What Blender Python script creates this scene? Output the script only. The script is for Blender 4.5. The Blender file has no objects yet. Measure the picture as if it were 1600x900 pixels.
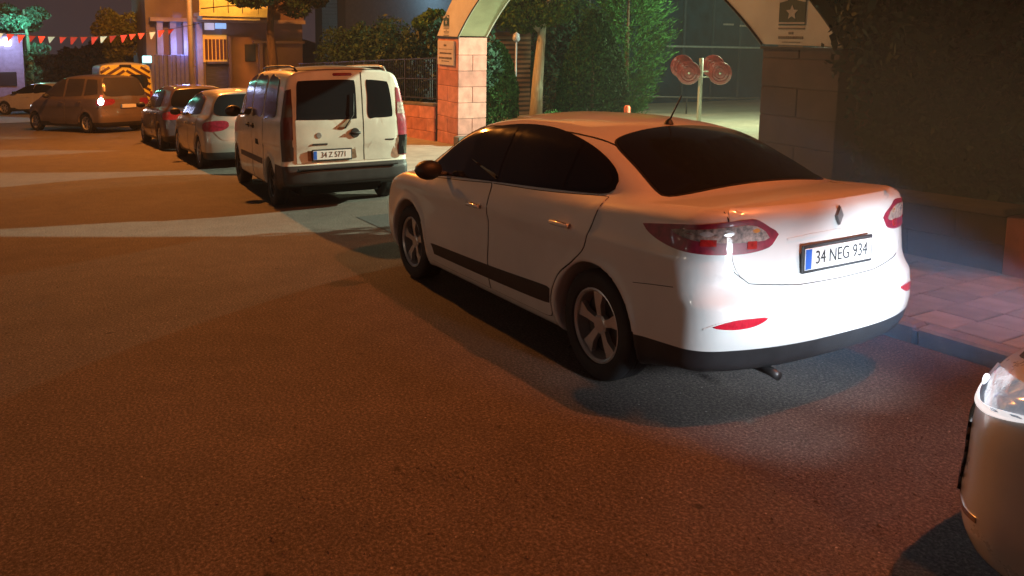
import bpy, math, random
import numpy as np
from mathutils import Vector, Matrix
sc = bpy.context.scene
COL = sc.collection
R_ = math.radians
rng = np.random.RandomState(7)
random.seed(7)

# ------------------------------------------------------------------ camera
CAM_H, PITCH, ROLL, YAW, SLOPE = 1.806, .1237, .0167, 2.0981, .0532
cd = bpy.data.cameras.new('camera')
cam = bpy.data.objects.new('camera', cd); COL.objects.link(cam)
cd.sensor_width = 36; cd.lens = 36 * 1252.6 / 1600
cd.shift_y = -(450 - 206.9) / 1600
cd.clip_start = .05; cd.clip_end = 800
_c, _s = math.cos(PITCH), math.sin(PITCH)
_r = Vector((1, 0, 0)); _f = Vector((0, _c, -_s)); _u = Vector((0, _s, _c))
_r2 = _r * math.cos(ROLL) + _u * math.sin(ROLL)
_u2 = -_r * math.sin(ROLL) + _u * math.cos(ROLL)
cam.matrix_world = Matrix(((_r2.x, _u2.x, -_f.x, 0), (_r2.y, _u2.y, -_f.y, 0), (_r2.z, _u2.z, -_f.z, CAM_H), (0, 0, 0, 1)))
sc.camera = cam

# ------------------------------------------------------------------ night sky
w = bpy.data.worlds.new('World'); sc.world = w; w.use_nodes = True
bg = w.node_tree.nodes['Background']
bg.inputs[1].default_value = 1
_t = w.node_tree; _tc = _t.nodes.new('ShaderNodeTexCoord'); _sx = _t.nodes.new('ShaderNodeSeparateXYZ'); _rp = _t.nodes.new('ShaderNodeValToRGB')
_t.links.new(_tc.outputs['Generated'], _sx.inputs[0]); _t.links.new(_sx.outputs['Z'], _rp.inputs[0]); _t.links.new(_rp.outputs[0], bg.inputs[0])
_e = _rp.color_ramp.elements; _e[0].position = .0; _e[0].color = (.046, .031, .034, 1); _e[1].position = .55; _e[1].color = (.0035, .003, .006, 1)
_m = _e.new(.16); _m.color = (.020, .014, .019, 1)   # town glow fading upward
sc.view_settings.view_transform = 'Standard'; sc.view_settings.look = 'None'
sc.view_settings.exposure = 0; sc.view_settings.gamma = 1
sc.render.engine = 'CYCLES'
sc.cycles.max_bounces = 6; sc.cycles.diffuse_bounces = 3; sc.cycles.glossy_bounces = 3
sc.cycles.use_denoising = True
sc.cycles.sample_clamp_indirect = 4

# ------------------------------------------------------------------ frames: s along the street, n to the right, h up
Sv = Vector((math.cos(YAW) * math.cos(SLOPE), math.sin(YAW) * math.cos(SLOPE), -math.sin(SLOPE)))
Nv = Vector((math.sin(YAW), -math.cos(YAW), 0))
Zv = Nv.cross(Sv)
Sh = Vector((math.cos(YAW), math.sin(YAW), 0))
def P(s, n, h=0.): return Sv * s + Nv * n + Zv * h
def basis(a, b, c, o): return Matrix(((a.x, b.x, c.x, o.x), (a.y, b.y, c.y, o.y), (a.z, b.z, c.z, o.z), (0, 0, 0, 1)))
def road_m(s, n, h=0., yaw=0.): return basis(Sv, -Nv, Zv, P(s, n, h)) @ Matrix.Rotation(yaw, 4, 'Z')
def up_m(s, n, h=0., yaw=0.): return basis(Sh, -Nv, Vector((0, 0, 1)), P(s, n, h)) @ Matrix.Rotation(yaw, 4, 'Z')
SKY_H = .12   # pavement height

# ------------------------------------------------------------------ lamps of the street and the park
def point_lamp(name, pos, col, power, radius=.15, spot=None, target=None, blend=.2):
    l = bpy.data.lights.new(name, 'SPOT' if spot else 'POINT')
    l.color = col; l.energy = power; l.shadow_soft_size = radius
    o = bpy.data.objects.new(name, l); COL.objects.link(o); o.location = pos
    if spot:
        l.spot_size = R_(spot); l.spot_blend = blend
        o.rotation_euler = (Vector(target) - Vector(pos)).to_track_quat('-Z', 'Y').to_euler()
    return o
SODIUM = (1, .215, .05)
point_lamp('street_lamp_light', P(-.2, 5.6, 8.3), SODIUM, 2300, .07)
point_lamp('street_lamp_light', P(22.0, 2.7, 8.4), (1, .31, .05), 6800, .12)
point_lamp('park_floodlight_light', P(5.3, 21.2, 7.0), (.80, 1, .72), 42000, .05, spot=56, target=P(11.5, 4, 0), blend=.15)
point_lamp('park_lamp_light', P(15.5, 18.2, 5.0), (.84, 1, .60), 3000, .2)

for _s, _n, _h, _c, _e_ in ((2.0, -11, 3.2, (1, .85, .6), 45), (3.6, -11.3, 2.7, (1, .95, .85), 55), (6.2, -11, 3.4, (1, .6, .3), 50), (9.0, -11.4, 2.9, (1, .9, .75), 55), (10.6, -11.2, 3.6, (1, .65, .35), 50), (13.5, -11, 3.0, (.8, .9, 1), 45)):
    point_lamp('shopfront_fill_light', P(_s, _n, _h), _c, _e_, .06)  # unseen lamps added for paint glints and fill on the sedan's side

# ------------------------------------------------------------------ helpers
def tag(o, label=None, cat=None, group=None, kind=None):
    if label: o['label'] = label
    if cat: o['category'] = cat
    if group: o['group'] = group
    if kind: o['kind'] = kind
    return o
def empty(name, m, label, cat, group=None):
    o = bpy.data.objects.new(name, None); COL.objects.link(o); o.matrix_world = m
    o.empty_display_size = .2
    return tag(o, label, cat, group)
def mesh_obj(name, V, F, mat=None, parent=None, smooth=False, m=None, kind=None):
    me = bpy.data.meshes.new(name)
    V = np.asarray(V, dtype=np.float32).reshape(-1, 3)
    if isinstance(F, np.ndarray) and len(F):
        k = F.shape[1]
        me.vertices.add(len(V)); me.vertices.foreach_set('co', V.ravel())
        me.loops.add(F.size); me.loops.foreach_set('vertex_index', F.astype(np.int32).ravel())
        me.polygons.add(len(F)); me.polygons.foreach_set('loop_start', np.arange(0, F.size, k, dtype=np.int32))
        me.update(calc_edges=True)
    else:
        me.from_pydata([tuple(map(float, v)) for v in V], [], [tuple(map(int, f)) for f in F])
    if smooth:
        me.polygons.foreach_set('use_smooth', [True] * len(me.polygons))
    if mat: me.materials.append(mat)
    me.validate()
    return link(name, me, parent, m, kind)
def link(name, me, parent=None, m=None, kind=None):
    o = bpy.data.objects.new(name, me); COL.objects.link(o)
    if parent: o.parent = parent
    if m is not None:
        if parent: o.matrix_local = m
        else: o.matrix_world = m
    if kind: o['kind'] = kind
    return o
class MB:
    def __init__(s): s.v = []; s.f = []
    def add(s, V, F):
        b = len(s.v); s.v += [tuple(v) for v in V]; s.f += [tuple(i + b for i in f) for f in F]; return s
    def box(s, c, d, bev=0., rz=0., rot=None):
        x, y, z = d[0] / 2, d[1] / 2, d[2] / 2
        if bev <= 0:
            V = [(i * x, j * y, k * z) for i in (-1, 1) for j in (-1, 1) for k in (-1, 1)]
            F = [(0, 1, 3, 2), (4, 6, 7, 5), (0, 4, 5, 1), (2, 3, 7, 6), (0, 2, 6, 4), (1, 5, 7, 3)]
        else:
            b = min(bev, x * .9, y * .9, z * .9); V = []
            for k, zz, q in ((0, -z, b), (1, -z + b, 0), (2, z - b, 0), (3, z, b)):
                X, Y = x - q, y - q; e = b if q == 0 else b * .5
                for px, py in ((-X, -Y + e), (-X + e, -Y), (X - e, -Y), (X, -Y + e), (X, Y - e), (X - e, Y), (-X + e, Y), (-X, Y - e)): V.append((px, py, zz))
            F = [tuple(range(7, -1, -1)), tuple(range(24, 32))]
            for l in range(3):
                for i in range(8): F.append((l * 8 + i, l * 8 + (i + 1) % 8, l * 8 + 8 + (i + 1) % 8, l * 8 + 8 + i))
        m = Matrix.Rotation(rz, 3, 'Z')
        if rot is not None: m = rot
        return s.add([tuple(m @ Vector(v) + Vector(c)) for v in V], F)
    def tube(s, pts, r, n=8, cap=True):
        pts = [Vector(p) for p in pts]; rr = r if isinstance(r, (list, tuple)) else [r] * len(pts)
        V = []; F = []; a = None
        for i, p in enumerate(pts):
            t = (pts[min(i + 1, len(pts) - 1)] - pts[max(i - 1, 0)]).normalized()
            if a is None: a = t.orthogonal().normalized()
            a = (a - t * a.dot(t)).normalized(); b = t.cross(a)
            for k in range(n):
                an = 2 * math.pi * k / n; V.append(tuple(p + (a * math.cos(an) + b * math.sin(an)) * rr[i]))
        for i in range(len(pts) - 1):
            for k in range(n): F.append((i * n + k, i * n + (k + 1) % n, (i + 1) * n + (k + 1) % n, (i + 1) * n + k))
        if cap: F.append(tuple(range(n - 1, -1, -1))); F.append(tuple((len(pts) - 1) * n + k for k in range(n)))
        return s.add(V, F)
    def lathe(s, prof, n=32, axis='y', c=(0, 0, 0)):
        V = []; F = []; m = len(prof)
        for k in range(n):
            a = 2 * math.pi * k / n
            for (r, t) in prof:
                if axis == 'y': V.append((c[0] + r * math.cos(a), c[1] + t, c[2] + r * math.sin(a)))
                elif axis == 'x': V.append((c[0] + t, c[1] + r * math.cos(a), c[2] + r * math.sin(a)))
                else: V.append((c[0] + r * math.cos(a), c[1] + r * math.sin(a), c[2] + t))
        for k in range(n):
            for i in range(m - 1):
                F.append((k * m + i, k * m + i + 1, ((k + 1) % n) * m + i + 1, ((k + 1) % n) * m + i))
        return s.add(V, F)
    def prism(s, poly, d0, d1, axis='y'):
        n = len(poly); f = {'y': lambda a, b, d: (a, d, b), 'x': lambda a, b, d: (d, a, b), 'z': lambda a, b, d: (a, b, d)}[axis]
        V = [f(a, b, d0) for a, b in poly] + [f(a, b, d1) for a, b in poly]
        F = [tuple(range(n)), tuple(range(2 * n - 1, n - 1, -1))] + [(i, n + i, n + (i + 1) % n, (i + 1) % n) for i in range(n)]
        return s.add(V, F)
    def obj(s, name, mat, parent=None, m=None, smooth=False, kind=None):
        o = mesh_obj(name, s.v, s.f, mat, parent, smooth, m, kind)
        return o
def fix_normals(o):
    import bmesh
    bm = bmesh.new(); bm.from_mesh(o.data); bmesh.ops.recalc_face_normals(bm, faces=bm.faces[:]); bm.to_mesh(o.data); bm.free(); return o
def smooth_by_angle(o, deg=35):
    me = o.data
    me.polygons.foreach_set('use_smooth', [True] * len(me.polygons))
    import bmesh
    bm = bmesh.new(); bm.from_mesh(me); c = math.cos(R_(deg))
    bmesh.ops.recalc_face_normals(bm, faces=bm.faces[:])
    for e in bm.edges:
        if len(e.link_faces) == 2 and e.link_faces[0].normal.dot(e.link_faces[1].normal) < c: e.smooth = False
    bm.to_mesh(me); bm.free(); return o

# ------------------------------------------------------------------ materials
def nt(name):
    m = bpy.data.materials.new(name); m.use_nodes = True
    t = m.node_tree; b = t.nodes['Principled BSDF']
    return m, t, b
def node(t, typ, **kw):
    n = t.nodes.new(typ)
    for k, v in kw.items():
        if k.startswith('i_'):
            key = k[2:]; key = int(key) if key.isdigit() else key.replace('_', ' ')
            n.inputs[key].default_value = v
        else: setattr(n, k, v)
    return n
def noise(t, scale, detail=4, rough=.55, obj=True, vec=None, stretch=None):
    tc = node(t, 'ShaderNodeTexCoord'); n = node(t, 'ShaderNodeTexNoise', i_Scale=scale, i_Detail=detail, i_Roughness=rough)
    src = tc.outputs['Object']
    if stretch:
        mp = node(t, 'ShaderNodeMapping'); mp.inputs['Scale'].default_value = stretch
        t.links.new(src, mp.inputs[0]); src = mp.outputs[0]
    t.links.new(src, n.inputs['Vector']); return n
def ramp(t, src, stops):
    r = node(t, 'ShaderNodeValToRGB'); e = r.color_ramp.elements
    while len(e) < len(stops): e.new(.5)
    for el, (p, c) in zip(e, stops): el.position = p; el.color = c if len(c) == 4 else (*c, 1)
    t.links.new(src, r.inputs[0]); return r
def simple(name, col, rough=.6, metal=0., var=.15, scale=6., bump=0., bscale=60., coat=0., spec=.5, stretch=None):
    m, t, b = nt(name)
    n = noise(t, scale, stretch=stretch)
    lo = tuple(max(0, c * (1 - var)) for c in col); hi = tuple(min(1, c * (1 + var)) for c in col)
    r = ramp(t, n.outputs[0], [(.3, lo), (.7, hi)])
    t.links.new(r.outputs[0], b.inputs['Base Color'])
    b.inputs['Roughness'].default_value = rough; b.inputs['Metallic'].default_value = metal
    b.inputs['Coat Weight'].default_value = coat; b.inputs['Specular IOR Level'].default_value = spec
    if bump > 0:
        n2 = noise(t, bscale, 3); bp = node(t, 'ShaderNodeBump', i_Strength=bump, i_Distance=.01)
        t.links.new(n2.outputs[0], bp.inputs['Height']); t.links.new(bp.outputs[0], b.inputs['Normal'])
    return m
def emit(name, col, strength):
    m, t, b = nt(name)
    b.inputs['Base Color'].default_value = (*col, 1); b.inputs['Emission Color'].default_value = (*col, 1)
    b.inputs['Emission Strength'].default_value = strength
    return m
def paint(name, col, rough=.32, dirt=.25, metal=0., flake=0.):
    m, t, b = nt(name)
    n = noise(t, 1.8, 6, .65)
    r = ramp(t, n.outputs[0], [(.25, tuple(c * (1 - dirt) for c in col)), (.6, col)])
    # road dust clinging low on the bodywork
    tc = node(t, 'ShaderNodeTexCoord'); sx = node(t, 'ShaderNodeSeparateXYZ'); t.links.new(tc.outputs['Object'], sx.inputs[0])
    n2 = noise(t, 9, 5, .7)
    mr = node(t, 'ShaderNodeMapRange'); mr.inputs['From Min'].default_value = .75; mr.inputs['From Max'].default_value = .15
    t.links.new(sx.outputs['Z'], mr.inputs['Value'])
    mu = node(t, 'ShaderNodeMath', operation='MULTIPLY'); t.links.new(mr.outputs[0], mu.inputs[0]); t.links.new(n2.outputs[0], mu.inputs[1])
    mu2 = node(t, 'ShaderNodeMath', operation='MULTIPLY', i_1=dirt * 1.6); t.links.new(mu.outputs[0], mu2.inputs[0])
    mx = node(t, 'ShaderNodeMixRGB'); mx.inputs[2].default_value = (.16, .13, .10, 1)
    t.links.new(mu2.outputs[0], mx.inputs[0]); t.links.new(r.outputs[0], mx.inputs[1])
    t.links.new(mx.outputs[0], b.inputs['Base Color'])
    rr = node(t, 'ShaderNodeMath', operation='MULTIPLY_ADD', i_1=.35, i_2=rough - .1); t.links.new(n2.outputs[0], rr.inputs[0])
    t.links.new(rr.outputs[0], b.inputs['Roughness'])
    b.inputs['Metallic'].default_value = metal
    b.inputs['Coat Weight'].default_value = .8; b.inputs['Coat Roughness'].default_value = .07
    return m
def leafmat(name, c0, c1, rough=.8):
    m, t, b = nt(name)
    g = node(t, 'ShaderNodeNewGeometry')
    r = ramp(t, g.outputs['Random Per Island'], [(0, c0), (1, c1)])
    t.links.new(r.outputs[0], b.inputs['Base Color']); b.inputs['Roughness'].default_value = rough; b.inputs['Specular IOR Level'].default_value = .2
    return m
M = {}
M['white'] = paint('white_paint', (.74, .74, .72), .30, .12)
M['van_white'] = paint('old_white_paint', (.66, .67, .60), .36, .3)
M['silver'] = paint('silver_paint', (.42, .41, .39), .3, .2, .5)
M['grey_metallic'] = paint('pale_silver_paint', (.60, .59, .57), .24, .15, .35)
M['dark_paint'] = paint('dark_paint', (.075, .05, .06), .25, .2)
M['bronze'] = paint('bronze_paint', (.22, .17, .14), .3, .2, .4)
M['truck_paint'] = paint('truck_paint', (.62, .6, .58), .4, .2)
M['black_plastic'] = simple('black_plastic', (.022, .022, .024), .5, var=.3, bump=.15, bscale=400)
M['gloss_black'] = simple('gloss_black', (.012, .012, .013), .12)
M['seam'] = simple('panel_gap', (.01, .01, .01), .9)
M['rubber'] = simple('rubber', (.02, .02, .021), .75, var=.3, bump=.3, bscale=120)
M['alloy'] = simple('alloy', (.58, .57, .56), .35, .6, var=.15)
M['steel_rim'] = simple('steel_rim', (.10, .10, .10), .5, .5)
M['chrome'] = simple('chrome', (.65, .65, .66), .12, 1.)
M['dark_metal'] = simple('dark_metal', (.05, .05, .05), .45, .6)
M['grey_badge'] = simple('grey_badge', (.27, .27, .27), .35, .3)
def glass(name, col=(.012, .013, .015), rough=.04):
    m, t, b = nt(name)
    b.inputs['Base Color'].default_value = (*col, 1); b.inputs['Roughness'].default_value = rough
    b.inputs['Specular IOR Level'].default_value = .55
    n = noise(t, 5, 5); mm = node(t, 'ShaderNodeMath', operation='MULTIPLY_ADD', i_1=.12, i_2=rough)
    t.links.new(n.outputs[0], mm.inputs[0]); t.links.new(mm.outputs[0], b.inputs['Roughness'])
    return m
M['glass'] = glass('tinted_glass')
M['glass_grey'] = glass('grey_glass', (.05, .045, .045), .06)
M['red_lens'] = simple('red_lens', (.24, .012, .035), .42, coat=.12, var=.35, scale=25)
M['red_bright'] = simple('red_lens_bright', (.40, .02, .02), .15, coat=1, var=.3, scale=40)
M['clear_lens'] = simple('clear_lens', (.30, .23, .20), .5, .0, coat=.05, var=.75, scale=38)
M['amber_lens'] = simple('amber_lens', (.65, .25, .05), .15, coat=1)
M['white_lens'] = simple('white_lens', (.6, .6, .6), .15, .2, coat=1, var=.3, scale=30)
M['lamp_glass'] = simple('headlamp_glass', (.45, .50, .55), .08, .6, coat=1, var=.5, scale=20)
M['lit_lens'] = simple('lit_headlamp_lens', (.42, .50, .58), .1, .3, coat=1, var=.8, scale=16)
_b = M['lit_lens'].node_tree.nodes['Principled BSDF']; _b.inputs['Emission Color'].default_value = (.6, .78, 1, 1); _b.inputs['Emission Strength'].default_value = .22
M['lit_strip'] = emit('lit_daytime_strip', (.85, .93, 1), .7)
M['reflector'] = simple('red_reflector', (.5, .01, .03), .2, coat=1, var=.2, scale=60)
M['plate_white'] = simple('plate_white', (.75, .75, .75), .4, var=.04)
M['plate_blue'] = simple('plate_blue', (.02, .12, .55), .4)
M['ink'] = simple('ink', (.015, .015, .015), .6)
M['headlight_on'] = emit('headlight_on', (.80, .90, 1), 2.5)
M['tail_on'] = emit('tail_on', (1, .88, .78), 22)
M['tail_red_on'] = emit('tail_red_on', (1, .08, .05), 3)

# asphalt: neutral dusty grey with patches, worn speckle, pale grit and small dark spots
def asphalt():
    m, t, b = nt('asphalt')
    big = noise(t, .35, 5, .6); mid = noise(t, 3.0, 6, .7); fine = noise(t, 62, 4, .85)
    r = ramp(t, big.outputs[0], [(.3, (.088, .074, .065)), (.7, (.118, .100, .089))])
    r2 = ramp(t, mid.outputs[0], [(.3, (.78, .78, .78)), (.7, (1.15, 1.15, 1.15))])
    r3 = ramp(t, fine.outputs[0], [(.32, (.18, .18, .18)), (.5, (.95, .95, .95)), (.66, (2.7, 2.7, 2.7))])
    mx = node(t, 'ShaderNodeMixRGB', blend_type='MULTIPLY'); mx.inputs[0].default_value = 1
    t.links.new(r.outputs[0], mx.inputs[1]); t.links.new(r2.outputs[0], mx.inputs[2])
    mx2 = node(t, 'ShaderNodeMixRGB', blend_type='MULTIPLY'); mx2.inputs[0].default_value = .9
    t.links.new(mx.outputs[0], mx2.inputs[1]); t.links.new(r3.outputs[0], mx2.inputs[2])
    # small dark oil spots
    tc = node(t, 'ShaderNodeTexCoord'); vo = node(t, 'ShaderNodeTexVoronoi', i_Scale=2.2)
    n4 = noise(t, 14, 2); ad = node(t, 'ShaderNodeMixRGB'); ad.inputs[0].default_value = .06
    t.links.new(tc.outputs['Object'], ad.inputs[1]); t.links.new(n4.outputs[1], ad.inputs[2]); t.links.new(ad.outputs[0], vo.inputs['Vector'])
    sp = ramp(t, vo.outputs['Distance'], [(.035, (.35, .35, .35)), (.06, (1, 1, 1))])
    mx3 = node(t, 'ShaderNodeMixRGB', blend_type='MULTIPLY'); mx3.inputs[0].default_value = .8
    t.links.new(mx2.outputs[0], mx3.inputs[1]); t.links.new(sp.outputs[0], mx3.inputs[2])
    # pale stone chips in the wearing course
    vo2 = node(t, 'ShaderNodeTexVoronoi', i_Scale=20); t.links.new(tc.outputs['Object'], vo2.inputs['Vector'])
    n5 = noise(t, 1.1, 4); th = node(t, 'ShaderNodeMath', operation='MULTIPLY', i_1=.16); t.links.new(n5.outputs[0], th.inputs[0])
    lt = node(t, 'ShaderNodeMath', operation='LESS_THAN'); t.links.new(vo2.outputs['Distance'], lt.inputs[0]); t.links.new(th.outputs[0], lt.inputs[1])
    sub = node(t, 'ShaderNodeSeparateColor'); t.links.new(vo2.outputs['Color'], sub.inputs[0])
    gt = node(t, 'ShaderNodeMath', operation='GREATER_THAN', i_1=.86); t.links.new(sub.outputs[0], gt.inputs[0])
    mm = node(t, 'ShaderNodeMath', operation='MULTIPLY'); t.links.new(lt.outputs[0], mm.inputs[0]); t.links.new(gt.outputs[0], mm.inputs[1])
    mx4 = node(t, 'ShaderNodeMixRGB'); mx4.inputs[2].default_value = (.42, .40, .37, 1)
    t.links.new(mm.outputs[0], mx4.inputs[0]); t.links.new(mx3.outputs[0], mx4.inputs[1])
    t.links.new(mx4.outputs[0], b.inputs['Base Color'])
    b.inputs['Roughness'].default_value = .82; b.inputs['Specular IOR Level'].default_value = .35
    bp = node(t, 'ShaderNodeBump', i_Strength=.8, i_Distance=.010); t.links.new(fine.outputs[0], bp.inputs['Height'])
    bp2 = node(t, 'ShaderNodeBump', i_Strength=.4, i_Distance=.03); t.links.new(mid.outputs[0], bp2.inputs['Height'])
    t.links.new(bp.outputs[0], bp2.inputs['Normal']); t.links.new(bp2.outputs[0], b.inputs['Normal'])
    return m
M['asphalt'] = asphalt()
M['patch'] = simple('asphalt_patch', (.05, .05, .05), .85, var=.35, scale=30, bump=.5, bscale=90)
M['ground'] = simple('ground', (.06, .055, .045), .9, var=.3, scale=1.5, bump=.3)
M['pavement'] = simple('concrete_paver', (.30, .29, .27), .8, var=.22, scale=3, bump=.3, bscale=80)
M['joint'] = simple('joint_sand', (.09, .08, .07), .95, var=.3, scale=20)
M['kerb'] = simple('kerb_concrete', (.27, .26, .25), .8, var=.25, scale=5, bump=.3)
M['park_floor'] = simple('park_floor', (.42, .41, .34), .8, var=.15, scale=1.2)
M['stone'] = simple('pink_stone', (.50, .30, .235), .75, var=.14, scale=7, bump=.35, bscale=50)
M['stone_dark'] = simple('stained_stone', (.25, .17, .15), .8, var=.3, scale=3, bump=.35, bscale=50)
M['coping'] = simple('coping_stone', (.13, .12, .115), .8, var=.2, scale=5, bump=.3)
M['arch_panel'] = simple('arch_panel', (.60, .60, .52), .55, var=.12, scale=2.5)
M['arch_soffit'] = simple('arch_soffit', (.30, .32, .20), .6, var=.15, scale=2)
M['plaque'] = simple('plaque', (.55, .49, .42), .5, var=.08)
M['print'] = simple('plaque_print', (.10, .08, .06), .6)
M['logo_green'] = simple('logo_green', (.012, .06, .05), .5)
M['logo_pale'] = simple('logo_pale', (.42, .44, .42), .5)

# ================================================================== vehicles
def pchip(tab, n=1200, blur=0.):
    x = np.array([p[0] for p in tab], float); y = np.array([p[1] for p in tab], float)
    h = np.diff(x); d = np.diff(y) / h; m = np.zeros(len(x))
    for i in range(1, len(x) - 1):
        if d[i - 1] * d[i] > 0:
            w1, w2 = 2 * h[i] + h[i - 1], h[i] + 2 * h[i - 1]; m[i] = (w1 + w2) / (w1 / d[i - 1] + w2 / d[i])
    m[0], m[-1] = d[0], d[-1]
    X = np.linspace(x[0], x[-1], n); k = np.clip(np.searchsorted(x, X) - 1, 0, len(h) - 1)
    t = (X - x[k]) / h[k]; hk = h[k]
    Y = (2 * t**3 - 3 * t**2 + 1) * y[k] + (t**3 - 2 * t**2 + t) * hk * m[k] + (-2 * t**3 + 3 * t**2) * y[k + 1] + (t**3 - t**2) * hk * m[k + 1]
    if blur > 0:
        s = int(blur / (X[1] - X[0])) | 1
        if s > 2:
            for _ in range(2):
                Yp = np.pad(Y, s // 2, mode='edge'); Y = np.convolve(Yp, np.ones(s) / s, 'valid')
    G = np.gradient(Y, X)
    return lambda q: np.interp(q, X, Y), lambda q: np.interp(q, X, G)
def smax(a, b, k):
    h = np.clip(.5 + .5 * (a - b) / k, 0, 1); return b + (a - b) * h + k * h * (1 - h)
def smin(a, b, k): return -smax(-a, -b, k)

def make_F(sp):
    lt, ltg = pchip(sp['low_top'], blur=.06); W, _ = pchip(sp['width'], blur=.1); sec, _ = pchip(sp['section'], blur=.03)
    rx, rxg = pchip(sp['rear'], blur=.02); fx, fxg = pchip(sp['front'], blur=.04)
    gt, gtg = pchip(sp['gh_top'], blur=.08); gw, gwg = pchip(sp['gh_w'], blur=.06); zb = sp.get('bottom', .18)
    cr, cf = sp.get('rear_bow', .16), sp.get('front_bow', .34)
    gc = sp.get('glass_bow', .10); xc = sp.get('gh_mid', 1.1); ks = sp.get('edge', .07); kg = sp.get('gh_edge', .08)
    er, ef = sp.get('rear_pow', 2.6), sp.get('front_pow', 2.4)
    wb, r = sp['wheelbase'], sp['arch_r']; zr = sp['wheel_r']; tr, tf = sp.get('gh_taper', (.10, .05))
    hp = sp.get('high_rear')      # vans: greenhouse closed by its own upright rear
    def F(x, y, z):
        ay = np.abs(y); Wx = W(x); u = np.minimum(ay / Wx, 1.15)
        a = (z - lt(x) + sp.get('crown', .05) * (ay / .9)**2) / np.sqrt(1 + ltg(x)**2)
        b = ay - (Wx + sec(z))
        for ax in (0, wb):
            d = np.hypot(x - ax, z - zr); b = b - .014 * np.exp(-((d - r) / .05)**2)
        c = (rx(z) + cr * u**er - x) / np.sqrt(1 + (rxg(z))**2) * .9
        d = (x - fx(z) + cf * u**ef) / np.sqrt(1 + (fxg(z))**2) * .8
        low = smax(smax(smax(a, b, ks), smax(c, d, .02), ks * 1.3), zb + sp.get('rear_lift', 0) * np.clip((-x - .3) / .35, 0, 1) - z, .05)
        xx = np.where(x > xc, x + gc * ay**2, x - (gc * ay**2 if not hp else 0))
        g = gtg(xx); a2 = (z - gt(xx) + .055 * (ay / .6)**2) / np.sqrt(1 + g**2)
        tap = tr * np.clip((.7 - x) / 1.4, 0, 1)**1.4 + tf * np.clip((x - 1.7) / .9, 0, 1)
        b2 = (ay - gw(z) + tap) / np.sqrt(1 + gwg(z)**2)
        gh = smax(smax(a2, b2, kg), sp.get('gh_floor', .8) - z, .02)
        if hp: gh = smax(gh, c, sp.get('rear_edge', .06))
        f = smin(low, gh, sp.get('shoulder', .05))
        for ax in (0, wb):
            A = smax(np.hypot(x - ax, z - zr) - r, .55 - ay, .01)
            f = smax(f, -A, .012)
        return f
    return F

def surface_nets(F, lo, hi, h):
    n = [int(math.ceil((b - a) / h)) + 1 for a, b in zip(lo, hi)]
    ax = [lo[i] + h * np.arange(n[i]) for i in range(3)]
    X, Y, Z = np.meshgrid(*ax, indexing='ij'); V = F(X, Y, Z).astype(np.float32)
    s = V < 0
    c = np.zeros(tuple(k - 1 for k in n), int); sl = [slice(0, -1), slice(1, None)]
    for i in (0, 1):
        for j in (0, 1):
            for k in (0, 1): c += s[sl[i], sl[j], sl[k]]
    act = (c > 0) & (c < 8); idx = -np.ones(act.shape, int); I = np.argwhere(act); idx[act] = np.arange(len(I))
    acc = np.zeros((len(I), 3)); cnt = np.zeros(len(I))
    cor = [(i, j, k) for i in (0, 1) for j in (0, 1) for k in (0, 1)]
    for a in cor:
        for d in range(3):
            if a[d] == 0:
                b = list(a); b[d] = 1
                va = V[I[:, 0] + a[0], I[:, 1] + a[1], I[:, 2] + a[2]]; vb = V[I[:, 0] + b[0], I[:, 1] + b[1], I[:, 2] + b[2]]
                m = (va < 0) != (vb < 0); t = np.where(m, va / np.where(m, va - vb, 1), 0)
                p = np.tile(np.array(a, float), (len(I), 1)); p[:, d] += t
                acc[m] += p[m]; cnt[m] += 1
    Pt = np.array(lo) + h * (I + acc / cnt[:, None])
    Q = []
    for d in range(3):
        e, f = (d + 1) % 3, (d + 2) % 3
        sa = [slice(None)] * 3; sb = [slice(None)] * 3; sa[d] = slice(0, -1); sb[d] = slice(1, None)
        A, B = s[tuple(sa)], s[tuple(sb)]; E = np.argwhere(A != B)
        E = E[(E[:, e] > 0) & (E[:, f] > 0) & (E[:, e] < n[e] - 1) & (E[:, f] < n[f] - 1)]
        fl = A[E[:, 0], E[:, 1], E[:, 2]]
        def at(de, df):
            q = E.copy(); q[:, e] += de; q[:, f] += df; return idx[q[:, 0], q[:, 1], q[:, 2]]
        q = np.stack([at(-1, -1), at(0, -1), at(0, 0), at(-1, 0)], 1)
        q[~fl] = q[~fl][:, ::-1]; Q.append(q)
    Q = np.concatenate(Q); Q = Q[(Q >= 0).all(1)]
    for _ in range(4):
        e = 1e-3; x, y, z = Pt.T; f0 = F(x, y, z)
        g = np.stack([F(x + e, y, z) - F(x - e, y, z), F(x, y + e, z) - F(x, y - e, z), F(x, y, z + e) - F(x, y, z - e)], 1) / (2 * e)
        st = f0[:, None] * g / np.maximum((g * g).sum(1), .25)[:, None]
        L = np.linalg.norm(st, axis=1); st *= np.minimum(1, .4 * h / np.maximum(L, 1e-9))[:, None]
        Pt = Pt - st
    return Pt, Q

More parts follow.
